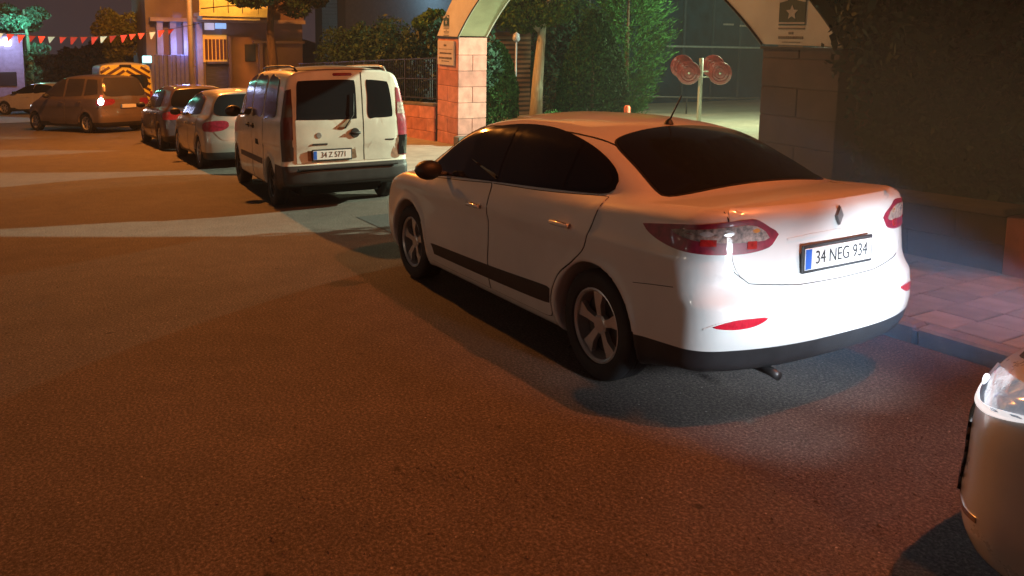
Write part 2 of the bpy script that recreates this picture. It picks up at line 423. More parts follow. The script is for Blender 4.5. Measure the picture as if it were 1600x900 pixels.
def curve2d(pts, n=72, smooth=True):
    """closed outline; a point given as (a, b, 'c') stays a corner"""
    out = []; m = len(pts)
    for i in range(m):
        p0, p1, p2, p3 = [np.array(pts[(i + k - 1) % m][:2], float) for k in range(4)]
        if len(pts[i]) > 2: p0 = p1 * 2 - p2
        if len(pts[(i + 1) % m]) > 2: p3 = p2 * 2 - p1
        for t in np.linspace(0, 1, 12, endpoint=False):
            if not smooth: out.append(p1 + (p2 - p1) * t); continue
            out.append(.5 * (2 * p1 + (p2 - p0) * t + (2 * p0 - 5 * p1 + 4 * p2 - p3) * t * t + (3 * p1 - p0 - 3 * p2 + p3) * t**3))
    out = np.array(out); d = np.r_[0, np.cumsum(np.linalg.norm(np.roll(out, -1, 0) - out, axis=1))]
    s = np.linspace(0, d[-1], n, endpoint=False); o2 = np.vstack([out, out[:1]])
    return np.stack([np.interp(s, d, o2[:, 0]), np.interp(s, d, o2[:, 1])], 1)
def cast(F, O, D, tmax=2.6, st=.02):
    """first crossing from inside to outside along D; returns points and normals"""
    N = len(O); t = np.zeros(N); lo = np.zeros(N); hi = np.full(N, np.nan)
    ins = F(*O.T) < 0; seen = ins.copy()
    for k in range(1, int(tmax / st)):
        q = O + D * (k * st); f = F(*q.T); m = (f > 0) & np.isnan(hi) & seen
        hi[m] = k * st; lo[m] = (k - 1) * st; seen |= f < 0
    hi = np.where(np.isnan(hi), 1.0, hi)
    for _ in range(16):
        mid = (lo + hi) / 2; f = F(*(O + D * mid[:, None]).T); lo = np.where(f < 0, mid, lo); hi = np.where(f < 0, hi, mid)
    q = O + D * hi[:, None]; e = 2e-3; x, y, z = q.T
    g = np.stack([F(x + e, y, z) - F(x - e, y, z), F(x, y + e, z) - F(x, y - e, z), F(x, y, z + e) - F(x, y, z - e)], 1)
    return q, g / np.maximum(np.linalg.norm(g, axis=1), 1e-9)[:, None]
def patch_rays(mode, U):
    a, b = U[:, 0], U[:, 1]; o = np.zeros_like(a)
    if mode == 'L': return np.stack([a, o, b], 1), np.tile([0, 1., 0], (len(a), 1))
    if mode == 'R': return np.stack([a, o, b], 1), np.tile([0, -1., 0], (len(a), 1))
    if mode == 'B': return np.stack([o - .42, a, b], 1), np.tile([-1., 0, 0], (len(a), 1))
    if mode == 'T': return np.stack([a, b, o + .55], 1), np.tile([0, 0, 1.], (len(a), 1))
    if mode[0] == 'F': x0 = mode[1]; return np.stack([o + x0, a, b], 1), np.tile([1., 0, 0], (len(a), 1))
    if mode[0] == 'C':   # cylinder round (x0, y0): a = angle in degrees from +x, b = z
        x0, y0 = mode[1:]; an = np.radians(a)
        return np.stack([o + x0, o + y0, b], 1), np.stack([np.cos(an), np.sin(an), o], 1)
def patch(name, F, mode, poly, mat, parent, off=.004, thick=.012, n=72, rings=7, smooth=True, grow=0., m=None):
    c = curve2d(poly, n, smooth); cen = c.mean(0)
    if grow: 
        tang = np.roll(c, -1, 0) - np.roll(c, 1, 0); nn = np.stack([tang[:, 1], -tang[:, 0]], 1); nn /= np.maximum(np.linalg.norm(nn, axis=1), 1e-9)[:, None]
        area = .5 * np.sum(c[:, 0] * np.roll(c[:, 1], -1) - np.roll(c[:, 0], -1) * c[:, 1]); c = c + nn * grow * (1 if area > 0 else -1)
    R = [cen + (c - cen) * k for k in np.linspace(1, 0, rings + 1)[:-1]]
    U = np.vstack(R + [cen[None]]); O, D = patch_rays(mode, U); q, g = cast(F, O, D)
    V = q + g * off; sk = q[:n] + g[:n] * (off - thick); top = V[:n].copy()
    V = np.vstack([V, top, sk]); F_ = []
    ci = rings * n; b = ci + 1
    for k in range(rings - 1):
        for i in range(n): F_.append((k * n + i, k * n + (i + 1) % n, (k + 1) * n + (i + 1) % n, (k + 1) * n + i))
    for i in range(n): F_.append(((rings - 1) * n + i, (rings - 1) * n + (i + 1) % n, ci, ci))
    F_ = [tuple(dict.fromkeys(f)) for f in F_]
    ns = len(F_)
    for i in range(n): F_.append((b + i, b + n + i, b + n + (i + 1) % n, b + (i + 1) % n))
    a_, b_, c_ = V[0], V[1], V[n]
    if np.dot(np.cross(b_ - a_, c_ - a_), g[0]) < 0: F_ = [f[::-1] for f in F_]
    o = mesh_obj(name, V, F_, mat, parent, True, m); return o
def strip(name, F, mode, pts, width, mat, parent, off=.003):
    """a raised bead along an open line"""
    p = np.array(pts, float); d = np.r_[0, np.cumsum(np.linalg.norm(np.diff(p, axis=0), axis=1))]
    s = np.linspace(0, d[-1], max(8, int(d[-1] / .03))); c = np.stack([np.interp(s, d, p[:, 0]), np.interp(s, d, p[:, 1])], 1)
    t = np.gradient(c, axis=0); sc_ = np.array([50., 1.]) if mode[0] == 'C' else np.array([1., 1.])
    if mode[0] == 'C': nn = np.tile([0, 1.], (len(c), 1))
    else: nn = np.stack([-t[:, 1], t[:, 0]], 1); nn /= np.linalg.norm(nn, axis=1)[:, None]
    w = width / 2; rows = []
    for e, of in ((-w, -.006), (-w, off), (w, off), (w, -.006)):
        O, D = patch_rays(mode, c + nn * e); q, g = cast(F, O, D); rows.append(q + g * of)
    V = np.vstack(rows); k = len(c)
    F_ = [(r * k + i, r * k + i + 1, (r + 1) * k + i + 1, (r + 1) * k + i) for r in range(3) for i in range(k - 1)]
    return smooth_by_angle(mesh_obj(name, V, F_, mat, parent, True), 50)

def wheel(parent, x, y, r, w, rim_r, spokes, side, mat_rim, detail=True):
    root = bpy.data.objects.new('wheel', None); COL.objects.link(root); root.parent = parent; root.location = (x, y, r); root.empty_display_size = .1
    s = side  # +1 left side (outer face towards +y)
    h = w / 2
    prof = [(rim_r, -h * .8), (rim_r + .012, -h * .97), (r * .80, -h * 1.02), (r * .93, -h * .98), (r * .985, -h * .82), (r, -h * .55), (r, h * .55), (r * .985, h * .82), (r * .93, h * .98), (r * .80, h * 1.02), (rim_r + .012, h * .97), (rim_r, h * .8)]
    if detail:
        pr2 = prof[:6]
        for q in (-.36, -.12, .12, .36): pr2 += [(r, h * (q - .03)), (r - .008, h * (q - .02)), (r - .008, h * (q + .02)), (r, h * (q + .03))]
        prof = pr2 + prof[6:]
    t = MB().lathe([(a, b * s) for a, b in prof], 40 if detail else 20).obj('tyre', M['rubber'], root); smooth_by_angle(t, 40)
    rm = MB(); yo = h * .80 * s
    rm.lathe([(rim_r + .004, yo * 1.08), (rim_r - .006, yo * 1.12), (rim_r - .018, yo * .98), (rim_r - .022, yo * .4), (rim_r - .03, -yo)], 40 if detail else 20)
    rm.lathe([(.0001, yo * .80), (.045, yo * .80), (.06, yo * .68), (.06, yo * .3), (.0001, yo * .3)], 20)
    for k in range(spokes):
        a = 2 * math.pi * k / spokes + .3
        def pt(rr, da, yy): return (rr * math.cos(a + da), yy, rr * math.sin(a + da))
        o = rim_r - .016; wi, wo = (.42, .24) if spokes <= 6 else (.3, .09)
        V = [pt(.05, -wi, yo * .72), pt(.05, wi, yo * .72), pt(o * .6, wo * .85, yo * .86), pt(o, wo, yo * .80), pt(o, -wo, yo * .80), pt(o * .6, -wo * .85, yo * .86),
             pt(.05, -wi, yo * .35), pt(.05, wi, yo * .35), pt(o * .6, wo * .85, yo * .45), pt(o, wo, yo * .45), pt(o, -wo, yo * .45), pt(o * .6, -wo * .85, yo * .45)]
        F_ = [(0, 1, 2, 5), (5, 2, 3, 4), (0, 6, 7, 1), (1, 7, 8, 2), (2, 8, 9, 3), (3, 9, 10, 4), (4, 10, 11, 5), (5, 11, 6, 0), (6, 11, 8, 7), (11, 10, 9, 8)]
        rm.add(V, F_)
    rim = rm.obj('rim', mat_rim, root); smooth_by_angle(rim, 30)
    bk = MB().lathe([(.0001, yo * .1), (rim_r - .03, yo * .1), (rim_r - .03, yo * .02)], 24).obj('brake_disc', M['steel_rim'], root)
    return root

def text_mesh(name, body, size, mat, parent, m, extrude=.0008, align='CENTER', sx=1.):
    cu = bpy.data.curves.new(name, 'FONT'); cu.body = body; cu.size = size; cu.align_x = align; cu.align_y = 'CENTER'; cu.extrude = extrude
    tmp = bpy.data.objects.new('tmp', cu); COL.objects.link(tmp)
    bpy.context.view_layer.update()
    dg = bpy.context.evaluated_depsgraph_get()
    me = bpy.data.meshes.new_from_object(tmp.evaluated_get(dg)); me.name = name
    bpy.data.objects.remove(tmp); bpy.data.curves.remove(cu)
    me.transform(Matrix.Diagonal((sx, 1, 1, 1)))
    me.materials.clear(); me.materials.append(mat)
    return link(name, me, parent, m)
def plate(parent, c, nrm_x, text, tilt=0., yaw=0., w=.52, h=.112, style=True):
    """number plate, its face looking to -x (rear)"""
    m = Matrix.Translation(c) @ Matrix.Rotation(yaw, 4, 'Z') @ Matrix.Rotation(tilt, 4, 'Y')
    # local: x out of the plate is -x, y to the car's left
    fr = MB().box((0, 0, 0), (.014, w + .03, h + .035), .004).obj('licence_plate', M['black_plastic'], parent, m)
    p = MB().box((-.0085, 0, 0), (.005, w, h), .001).obj('plate_face', M['plate_white'], fr)
    bl = MB().box((-.0105, w / 2 - .025, 0), (.004, .045, h - .008), .001).obj('country_band', M['plate_blue'], fr)
    if text:
        tm = Matrix.Translation((-.0125, -.02, 0)) @ Matrix(((0, 0, -1, 0), (-1, 0, 0, 0), (0, 1, 0, 0), (0, 0, 0, 1)))
        text_mesh('plate_lettering', text, .098, M['ink'], fr, tm, .0008, sx=.83)
    return fr

def mirror_(parent, x, y, z, side, mat, s=1.):
    mb = MB(); V = []; n = 14
    prof = [(-.075, .25), (-.06, .75), (-.02, 1.0), (.03, .95), (.07, .65), (.09, .2)]
    for (dx, k) in prof:
        for i in range(n):
            a = 2 * math.pi * i / n; V.append((dx * s, side * (.11 + .105 * k * math.cos(a)) * s, (.075 * k * math.sin(a) + .02) * s))
    F_ = [(r * n + i, r * n + (i + 1) % n, (r + 1) * n + (i + 1) % n, (r + 1) * n + i) for r in range(5) for i in range(n)]
    F_ += [tuple(range(n)), tuple(range(6 * n - 1, 5 * n - 1, -1))]
    mb.add(V, F_)
    o = mb.obj('wing_mirror', mat, parent, Matrix.Translation((x, y, z))); smooth_by_angle(o, 60)
    MB().box((.0, side * .02, -.02), (.05, .14, .03), .01).obj('mirror_arm', M['black_plastic'], o)
    return o

def build_vehicle(sp):
    m = sp['matrix']; root = empty(sp['name'], m, sp['label'], sp['cat'], sp.get('group'))
    F = make_F(sp); x0, x1 = sp['rear_x'] - .08, sp['front_x'] + .08
    V, Q = surface_nets(F, (x0, -1.05, .1), (x1, 1.05, sp['height'] + .08), sp.get('res', .03))
    body = mesh_obj('body', V, Q, sp['paint'], root, True)
    hd = sp.get('detail', True)
    for ax in (0, sp['wheelbase']):
        for s in (1, -1):
            wheel(root, ax, s * (sp['track'] / 2), sp['wheel_r'], sp.get('wheel_w', .205), sp['rim_r'], sp.get('spokes', 5), s, sp.get('rim_mat', M['alloy']), hd)
    # dark inner arches and floor
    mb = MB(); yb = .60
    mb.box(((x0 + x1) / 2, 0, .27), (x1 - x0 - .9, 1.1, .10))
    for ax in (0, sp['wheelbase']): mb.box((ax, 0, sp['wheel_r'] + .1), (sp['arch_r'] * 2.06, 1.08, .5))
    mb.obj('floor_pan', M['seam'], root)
    for sd, mode in ((1, 'L'), (-1, 'R')):
        for nm, poly, mat in sp.get('side_trim', []): patch(nm, F, mode, poly, mat, root, .004)
        for i, d in enumerate(sp.get('doors', [])):
            if hd: patch('door_gap', F, mode, d, M['seam'], root, .0012, n=96, grow=.006)
            dr = patch('door', F, mode, d, sp['paint'], root, .0045, n=96, rings=9)
            if i < len(sp.get('handles', [])):
                hx, hz = sp['handles'][i]
                O, D = patch_rays(mode, np.array([[hx, hz]])); q, g = cast(F, O, D); y = q[0][1]
                hb = MB().box((hx, y + sd * .030, hz), (.20, .018, .030), .008).box((hx - .075, y + sd * .014, hz), (.03, .03, .024), .004).box((hx + .075, y + sd * .014, hz), (.03, .03, .024), .004)
                smooth_by_angle(hb.obj('door_handle', sp.get('handle_mat', sp['paint']), dr), 50)
                patch('handle_cup', F, mode, [(hx - .07, hz - .03), (hx + .07, hz - .03), (hx + .07, hz + .028), (hx - .07, hz + .028)], M['seam'] if sp.get('handle_mat') else sp['paint'], dr, .0052, n=24, rings=2)
        for nm, poly, mat in sp.get('side_over', []): patch(nm, F, mode, poly, mat, root, .008)
        if sp.get('window_surround'): patch('window_surround', F, mode, sp['window_surround'], M['gloss_black'], root, .0055, n=110, rings=8)
        for wn in sp.get('side_windows', []): patch('side_window', F, mode, wn, sp.get('glass', M['glass']), root, .0085, n=72)
        for nm, a, z, wd, mat in sp.get('side_strips', []): strip(nm, F, mode, a, wd, mat, root)
        if sp.get('mirror'):
            mx, my, mz = sp['mirror']; mirror_(root, mx, sd * my, mz, sd, sp.get('mirror_mat', M['black_plastic']), sp.get('mirror_s', 1.))
        # corner patches: polygons in (angle, z) round a vertical axis
        for nm, cx, cy, poly, mat, sub in sp.get('corner', []):
            md = ('C', cx, sd * cy); f = (lambda pl: [((a if sd > 0 else -a),) + tuple(r) for a, *r in pl])
            po = patch(nm, F, md, f(poly), mat, root, .007, .016, n=80, rings=6)
            for nm2, poly2, mat2 in sub: patch(nm2, F, md, f(poly2), mat2, po, .0105, .008, n=40, rings=4)
    for nm, poly, mat in sp.get('rear_patch', []): patch(nm, F, 'B', poly, mat, root, .006, n=90, rings=8)
    for nm, poly, mat in sp.get('rear_patch2', []): patch(nm, F, 'B', poly, mat, root, .009, n=72, rings=7)
    for nm, pts, wd, mat in sp.get('rear_strips', []): strip(nm, F, 'B', pts, wd, mat, root)
    for nm, poly, mat in sp.get('front_patch', []): patch(nm, F, ('F', sp.get('front_origin', 1.5)), poly, mat, root, .006, n=72, rings=7)
    for nm, pts, wd, mat in sp.get('top_strips', []): strip(nm, F, 'T', pts, wd, mat, root)
    for nm, cx, cy, poly, wd, mat in sp.get('corner_strips', []):
        strip(nm, F, ('C', cx, cy), poly, wd, mat, root, .004)
    return root, F
def surf(F, mode, a, b):
    O, D = patch_rays(mode, np.array([[a, b]], float)); q, g = cast(F, O, D); return q[0], g[0]

# ------------------------------------------------------------------ the white sedan
SEDAN = dict(name='parked_car', label='white four-door sedan parked nearest, its tinted rear window facing us', cat='car', group='cars parked along the kerb',
    matrix=road_m(3.606, 3.552), paint=M['white'], rear_x=-1.03, front_x=3.66, height=1.50, res=.02,
    wheelbase=2.70, track=1.55, wheel_r=.322, arch_r=.372, rim_r=.215, spokes=5,
    low_top=[(-1.1, 1.06), (-.98, 1.115), (-.85, 1.125), (-.5, 1.115), (0, 1.08), (.6, 1.03), (1.5, .965), (2.3, .96), (2.8, .955), (3.1, .89), (3.4, .78), (3.7, .60)],
    width=[(-1.1, .80), (-.7, .862), (0, .895), (1, .905), (2, .905), (2.7, .898), (3.2, .872), (3.7, .80)],
    section=[(.1, -.11), (.2, -.055), (.32, -.012), (.45, 0), (.60, -.006), (.74, -.008), (.80, -.002), (.845, .002), (.88, -.012), (.96, -.032), (1.06, -.06), (1.14, -.11)],
    rear=[(.1, -.80), (.22, -.88), (.34, -.99), (.5, -1.03), (.62, -1.025), (.68, -.985), (.74, -.965), (.98, -.955), (1.06, -.965), (1.105, -.955), (1.15, -.90)],
    front=[(.1, 3.38), (.25, 3.58), (.4, 3.64), (.55, 3.65), (.7, 3.61), (.8, 3.54), (1., 3.3)],
    gh_top=[(-1.3, .1), (-.82, .92), (-.5, 1.105), (-.1, 1.29), (.25, 1.415), (.55, 1.46), (1.0, 1.482), (1.35, 1.480), (1.7, 1.455), (2.0, 1.385), (2.35, 1.22), (2.75, 1.02), (3.0, .88), (3.5, .5)],
    gh_w=[(.6, .90), (.96, .872), (1.08, .828), (1.22, .755), (1.36, .67), (1.45, .59), (1.53, .50)],
    gh_mid=1.2, glass_bow=.13, rear_lift=.085, rear_bow=.20, rear_pow=3.0, front_bow=.34, gh_taper=(.13, .07), crown=.035,
    doors=[[(2.30, .93, 'c'), (2.33, .62), (2.26, .30), (2.15, .255), (1.5, .255), (1.245, .255, 'c'), (1.235, .6), (1.235, 1.005, 'c'), (1.8, .965)],
           [(1.215, 1.005, 'c'), (1.215, .5), (1.215, .255, 'c'), (.7, .255), (.44, .27), (.415, .40), (.33, .56), (.17, .68), (.06, .80), (-.03, 1.07, 'c'), (.5, 1.035)]],
    handles=[(1.40, .835), (.30, .875)],
    side_trim=[],
    side_over=[('side_moulding', [(2.16, .325, 'c'), (2.18, .395), (2.14, .41), (1.2, .43), (.5, .455), (.42, .44), (.44, .37), (.52, .345), (1.3, .33)], M['black_plastic'])],
    window_surround=[(2.36, .985), (2.22, 1.10), (2.0, 1.245), (1.7, 1.35), (1.35, 1.405), (.95, 1.415), (.6, 1.385), (.28, 1.32), (.05, 1.23), (-.05, 1.15), (-.01, 1.09), (.2, 1.068), (.8, 1.04), (1.5, 1.005), (2.2, .970)],
    side_windows=[[(2.28, .992), (2.17, 1.10), (1.97, 1.222), (1.7, 1.324), (1.35, 1.378), (1.23, 1.38), (1.20, 1.2), (1.18, 1.05), (1.20, 1.035), (1.8, 1.0)],
                  [(1.11, 1.385), (1.10, 1.2), (1.09, 1.06), (1.06, 1.045), (.8, 1.058), (.42, 1.076), (.40, 1.09), (.40, 1.315), (.46, 1.345), (.8, 1.385)],
                  [(.355, 1.31), (.36, 1.2), (.36, 1.085), (.3, 1.082), (.05, 1.105), (.0, 1.15), (.08, 1.215), (.23, 1.28)]],
    mirror=(2.02, .885, 1.01), mirror_s=1.05,
    corner=[('tail_light', -.35, .30, [(96, .985, 'c'), (110, 1.003), (130, 1.03), (150, 1.052), (157, 1.05), (164, 1.01), (169, .975), (167, .94), (163, .905), (150, .882), (132, .885), (115, .905), (102, .945)], M['red_lens'],
             [('clear_lens', [(117, .985), (130, 1.005), (148, 1.026), (156, 1.022), (162, .985), (163, .95), (152, .94), (138, .943), (126, .955)], M['clear_lens']), ('red_segment', [(131, .925, 'c'), (138, .925, 'c'), (138, .958, 'c'), (131, .958, 'c')], M['red_bright']), ('red_segment', [(152, .905, 'c'), (157, .905, 'c'), (157, .945, 'c'), (152, .945, 'c')], M['red_bright']), ('bulb', [(156, .985), (158.5, .995), (157, 1.01), (154.5, 1.0)], M['amber_lens']), ('bulb', [(134, .972), (137, .985), (134, 1.0), (131, .985)], M['white_lens']), ('bulb', [(143, .975), (146, .99), (143, 1.008), (140, .99)], M['white_lens'])]),
            ('rear_reflector', -.35, .30, [(137, .535), (145, .565), (153, .573), (160, .57), (154, .535), (145, .522)], M['reflector'], [])],
    rear_patch=[('boot_lid', [(.66, 1.085), (.5, 1.10), (0, 1.102), (-.5, 1.10), (-.66, 1.085), (-.665, .93), (-.64, .80), (-.56, .74), (-.3, .715), (0, .71), (.3, .715), (.56, .74), (.64, .80), (.665, .93)], M['white'])],
    rear_strips=[('lid_gap', [(.675, 1.09), (.68, .93), (.655, .795), (.575, .73), (.3, .702), (0, .698), (-.3, .702), (-.575, .73), (-.655, .795), (-.68, .93), (-.675, 1.09)], .0035, M['seam'])],
    top_strips=[('roof_gutter', [(.12, s * .56), (.5, s * .60), (1.2, s * .63), (1.8, s * .62), (2.1, s * .62)], .010, M['seam']) for s in (1, -1)],
)
sedan, F_s = build_vehicle(SEDAN)
# rear and front glass follow the greenhouse
def rear_glass(F, parent, xa, xb, ya, yb, mat, border=.03):
    out = [(xa, yb * .0)]
    return None
def top_pane(name, F, parent, poly, mat, off=.006, g=0.):
    return patch(name, F, 'T', poly, mat, parent, off, n=96, rings=9, grow=g)
RG = [(.295, 0), (.285, .3), (.25, .50), (.16, .565), (-.05, .60), (-.27, .635), (-.36, .615), (-.40, .4), (-.42, 0), (-.40, -.4), (-.36, -.615), (-.27, -.635), (-.05, -.60), (.16, -.565), (.25, -.50), (.285, -.3)]
top_pane('rear_screen_seal', F_s, sedan, RG, M['seam'], .003, .014)
top_pane('rear_window', F_s, sedan, RG, M['glass'], .006)
WS = [(1.93, 0), (1.92, .3), (1.88, .56), (1.96, .63), (2.3, .72), (2.55, .74), (2.66, .6), (2.74, .3), (2.76, 0), (2.74, -.3), (2.66, -.6), (2.55, -.74), (2.3, -.72), (1.96, -.63), (1.88, -.56), (1.92, -.3)]
top_pane('windscreen', F_s, sedan, WS, M['glass'], .005)
# black rear skirt, bumper joint, badge, plate, exhaust, aerial
for s in (1, -1):
    strip('bumper_joint', F_s, 'L' if s > 0 else 'R', [(-.36, .66), (-.50, .68), (-.66, .70)], .003, M['seam'], sedan)
    strip('reflector_trim', F_s, ('C', -.35, s * .30), [(s * 133, .52), (s * 138, .548), (s * 145, .574), (s * 152, .584), (s * 158, .582)], .008, M['white'], sedan)
pc, pn = surf(F_s, 'B', 0, .83)
plate(sedan, (pc[0] - .018, .015, .83), -1, '34 NEG 934', tilt=-.03)
strip('plate_garnish', F_s, 'B', [(.36, .935), (.2, .945), (0, .948), (-.2, .945), (-.36, .935)], .018, M['white'], sedan, .009)
bc, bn = surf(F_s, 'B', 0, 1.03)
bd = MB().add([(0, 0, .055), (0, .034, 0), (0, 0, -.055), (0, -.034, 0), (-.012, 0, .045), (-.012, .024, 0), (-.012, 0, -.045), (-.012, -.024, 0), (-.012, 0, .02), (-.012, .01, 0), (-.012, 0, -.02), (-.012, -.01, 0)],
     [(0, 1, 5, 4), (1, 2, 6, 5), (2, 3, 7, 6), (3, 0, 4, 7), (4, 5, 9, 8), (5, 6, 10, 9), (6, 7, 11, 10), (7, 4, 8, 11), (8, 9, 10, 11)])
bd.obj('badge', M['grey_badge'], sedan, Matrix.Translation((bc[0] - .006, 0, 1.03)))
ex = MB().tube([(-.70, .44, .27), (-.93, .44, .265), (-.975, .44, .255)], .024, 16).obj('exhaust_pipe', M['dark_metal'], sedan, smooth=True)
ac, an_ = surf(F_s, 'T', .36, 0)
an1 = smooth_by_angle(MB().tube([(0, 0, 0), (0, 0, .018), (-.01, 0, .035)], [.032, .026, .008], 14).obj('aerial', M['black_plastic'], sedan, Matrix.Translation((.36, 0, float(ac[2])))), 60)
MB().tube([(0, 0, .02), (-.075, 0, .125), (-.12, 0, .19)], [.006, .005, .004], 8).obj('aerial_mast', M['black_plastic'], an1)
for s in (1, -1):   # headlamps at the nose
    patch('headlight', F_s, ('C', 3.1, s * .35), [(s * 10, .64), (s * 30, .67), (s * 60, .74), (s * 88, .82), (s * 80, .84), (s * 45, .79), (s * 14, .74)], M['lamp_glass'], sedan, .006, n=50, rings=4)

# ---- cut a dark lower skirt off the body shell
def split_off(root, name, mat, co, no, cond):
    """slices the body along a plane and gives the faces under it (where cond holds) to a part of their own"""
    import bmesh
    body = [c for c in root.children if c.name.startswith('body')][0]
    bm = bmesh.new(); bm.from_mesh(body.data)
    bmesh.ops.bisect_plane(bm, geom=bm.verts[:] + bm.edges[:] + bm.faces[:], plane_co=co, plane_no=no)
    no = Vector(no); co = Vector(co)
    low = [f for f in bm.faces if (f.calc_center_median() - co).dot(no) < 0 and cond(f.calc_center_median())]
    ids = {f.index for f in low}
    b2 = bm.copy(); b2.faces.ensure_lookup_table(); bm.faces.ensure_lookup_table()
    bmesh.ops.delete(b2, geom=[f for i, f in enumerate(b2.faces) if (f.calc_center_median() - co).dot(no) >= 0 or not cond(f.calc_center_median())], context='FACES')
    bmesh.ops.delete(bm, geom=low, context='FACES')
    bm.to_mesh(body.data); bm.free()
    me = bpy.data.meshes.new(name); b2.to_mesh(me); b2.free(); me.materials.append(mat)
    return link(name, me, root)
split_off(sedan, 'rear_skirt', M['black_plastic'], (-.6, 0, .395), (.055, 0, 1), lambda c: c.x < -.2)

# ------------------------------------------------------------------ the old white van
VAN = dict(name='parked_van', label='old white van with roof rails and two unequal rear doors, ahead of the sedan', cat='van', group='cars parked along the kerb',
    matrix=road_m(10.886, 3.423, 0, -.0306) @ Matrix.Diagonal((1, 1, 1.045, 1)), bottom=.22, rear_lift=.10, paint=M['van_white'], rear_x=-.84, front_x=3.4, height=1.84, res=.024,
    wheelbase=2.566, track=1.50, wheel_w=.18, wheel_r=.30, arch_r=.335, rim_r=.185, spokes=7, rim_mat=M['steel_rim'],
    low_top=[(-1, 1.15), (0, 1.15), (1.8, 1.14), (2.3, 1.12), (2.75, 1.03), (3.15, .90), (3.5, .68)],
    width=[(-.9, .835), (-.5, .85), (0, .86), (2, .86), (2.7, .84), (3.1, .80), (3.5, .72)],
    section=[(.1, -.08), (.25, -.03), (.4, 0), (.8, .003), (1.0, -.003), (1.2, -.01), (1.3, -.05)],
    rear=[(.1, -.66), (.26, -.76), (.36, -.83), (.5, -.835), (.56, -.80), (.60, -.775), (1.1, -.765), (1.4, -.745), (1.7, -.70), (1.8, -.68), (1.9, -.62)],
    front=[(.1, 3.2), (.3, 3.32), (.5, 3.36), (.7, 3.33), (.9, 3.2), (1.1, 3.0)],
    gh_top=[(-1, 1.735), (-.6, 1.785), (0, 1.81), (1.2, 1.805), (1.6, 1.765), (1.95, 1.60), (2.4, 1.27), (2.75, 1.02), (3.1, .6)],
    gh_w=[(.6, .862), (1.1, .855), (1.3, .825), (1.55, .775), (1.7, .725), (1.8, .65), (1.9, .55)],
    gh_mid=.9, glass_bow=.08, rear_bow=.05, rear_pow=5, front_bow=.28, gh_taper=(.015, .05), crown=.02, high_rear=True, rear_edge=.05, edge=.05, gh_edge=.07,
    doors=[[(2.12, 1.08, 'c'), (2.16, .8), (2.1, .34), (1.95, .27), (1.2, .27, 'c'), (1.18, .8), (1.18, 1.74, 'c'), (1.45, 1.72), (1.75, 1.62), (2.12, 1.28)],
           [(1.15, 1.74, 'c'), (1.15, .27, 'c'), (.42, .27, 'c'), (.40, .5), (.36, 1.0), (.36, 1.76, 'c')]],
    handles=[(1.36, .99), (1.02, .99)], handle_mat=M['black_plastic'],
    side_over=[('side_moulding', [(2.1, .50, 'c'), (2.1, .58, 'c'), (1.2, .58), (.44, .58, 'c'), (.44, .50, 'c'), (1.2, .50)], M['black_plastic'])],
    side_windows=[[(2.05, 1.13), (2.02, 1.28), (1.68, 1.58), (1.45, 1.665), (1.25, 1.675), (1.24, 1.4), (1.24, 1.15), (1.6, 1.125)],
                  [(1.09, 1.665), (1.09, 1.16), (.8, 1.145), (.44, 1.155), (.42, 1.4), (.43, 1.66), (.75, 1.68)],
                  [(.27, 1.66), (.27, 1.16), (0, 1.15), (-.36, 1.18), (-.34, 1.4), (-.28, 1.62), (0, 1.67)]],
    glass=M['glass_grey'], mirror=(1.95, .87, 1.14), mirror_s=1.15,
    corner=[('tail_light', -.35, .40, [(131, 1.50, 'c'), (140, 1.52, 'c'), (142.5, 1.2), (143, .98), (143, .64, 'c'), (128, .63, 'c'), (128, .98), (129, 1.25)], M['red_lens'],
             [('white_lens', [(130.5, 1.32, 'c'), (140.5, 1.33, 'c'), (142, 1.18, 'c'), (130, 1.17, 'c')], M['clear_lens']),
              ('dark_lens', [(128.5, .90, 'c'), (142.6, .90, 'c'), (142.6, .645, 'c'), (128.5, .645, 'c')], M['gloss_black'])])],
    rear_patch=[('rear_door', [(.665, .60, 'c'), (.67, 1.0), (.67, 1.3), (.63, 1.70, 'c'), (.2, 1.735), (-.205, 1.725, 'c'), (-.21, 1.0), (-.21, .60, 'c')], M['van_white']),
                ('rear_door', [(-.225, .60, 'c'), (-.225, 1.725, 'c'), (-.5, 1.715), (-.63, 1.70, 'c'), (-.67, 1.3), (-.67, 1.0), (-.665, .60, 'c')], M['van_white'])],
    rear_patch2=[('rear_door_window', [(.635, 1.14), (.655, 1.16), (.645, 1.40), (.63, 1.585), (.58, 1.615), (.2, 1.625), (-.09, 1.62), (-.13, 1.58), (-.135, 1.3), (-.13, 1.15), (-.09, 1.13), (.3, 1.13)], M['glass']),
                 ('rear_door_window', [(-.29, 1.15), (-.29, 1.4), (-.285, 1.60), (-.33, 1.62), (-.53, 1.60), (-.59, 1.57), (-.625, 1.35), (-.635, 1.17), (-.60, 1.14), (-.4, 1.135)], M['glass'])],
    rear_strips=[('door_gap', [(-.217, .61), (-.217, 1.72)], .012, M['seam']), ('roof_gap', [(.62, 1.745), (0, 1.755), (-.62, 1.745)], .008, M['seam'])],
)
van, F_v = build_vehicle(VAN)
split_off(van, 'rear_bumper', M['black_plastic'], (-.6, 0, .575), (0, 0, 1), lambda c: c.x < -.33)
for c in van.children:
    if c.name.startswith('tail_light') and sum(v.co.y for v in c.data.vertices) > 0:
        c['label'] = 'left tail light, coloured dark for its shaded side'
        c.data.materials[0] = simple('shaded_lens', (.045, .008, .008), .4)  # left lens darkened in colour, standing for shade on that side
        for d in c.children: d.data.materials[0] = simple('shaded_lens_insert', (.04, .035, .03), .5)
split_off(van, 'sill_trim', M['black_plastic'], (1, 0, .26), (0, 0, 1), lambda c: 0 < c.x < 2.6)
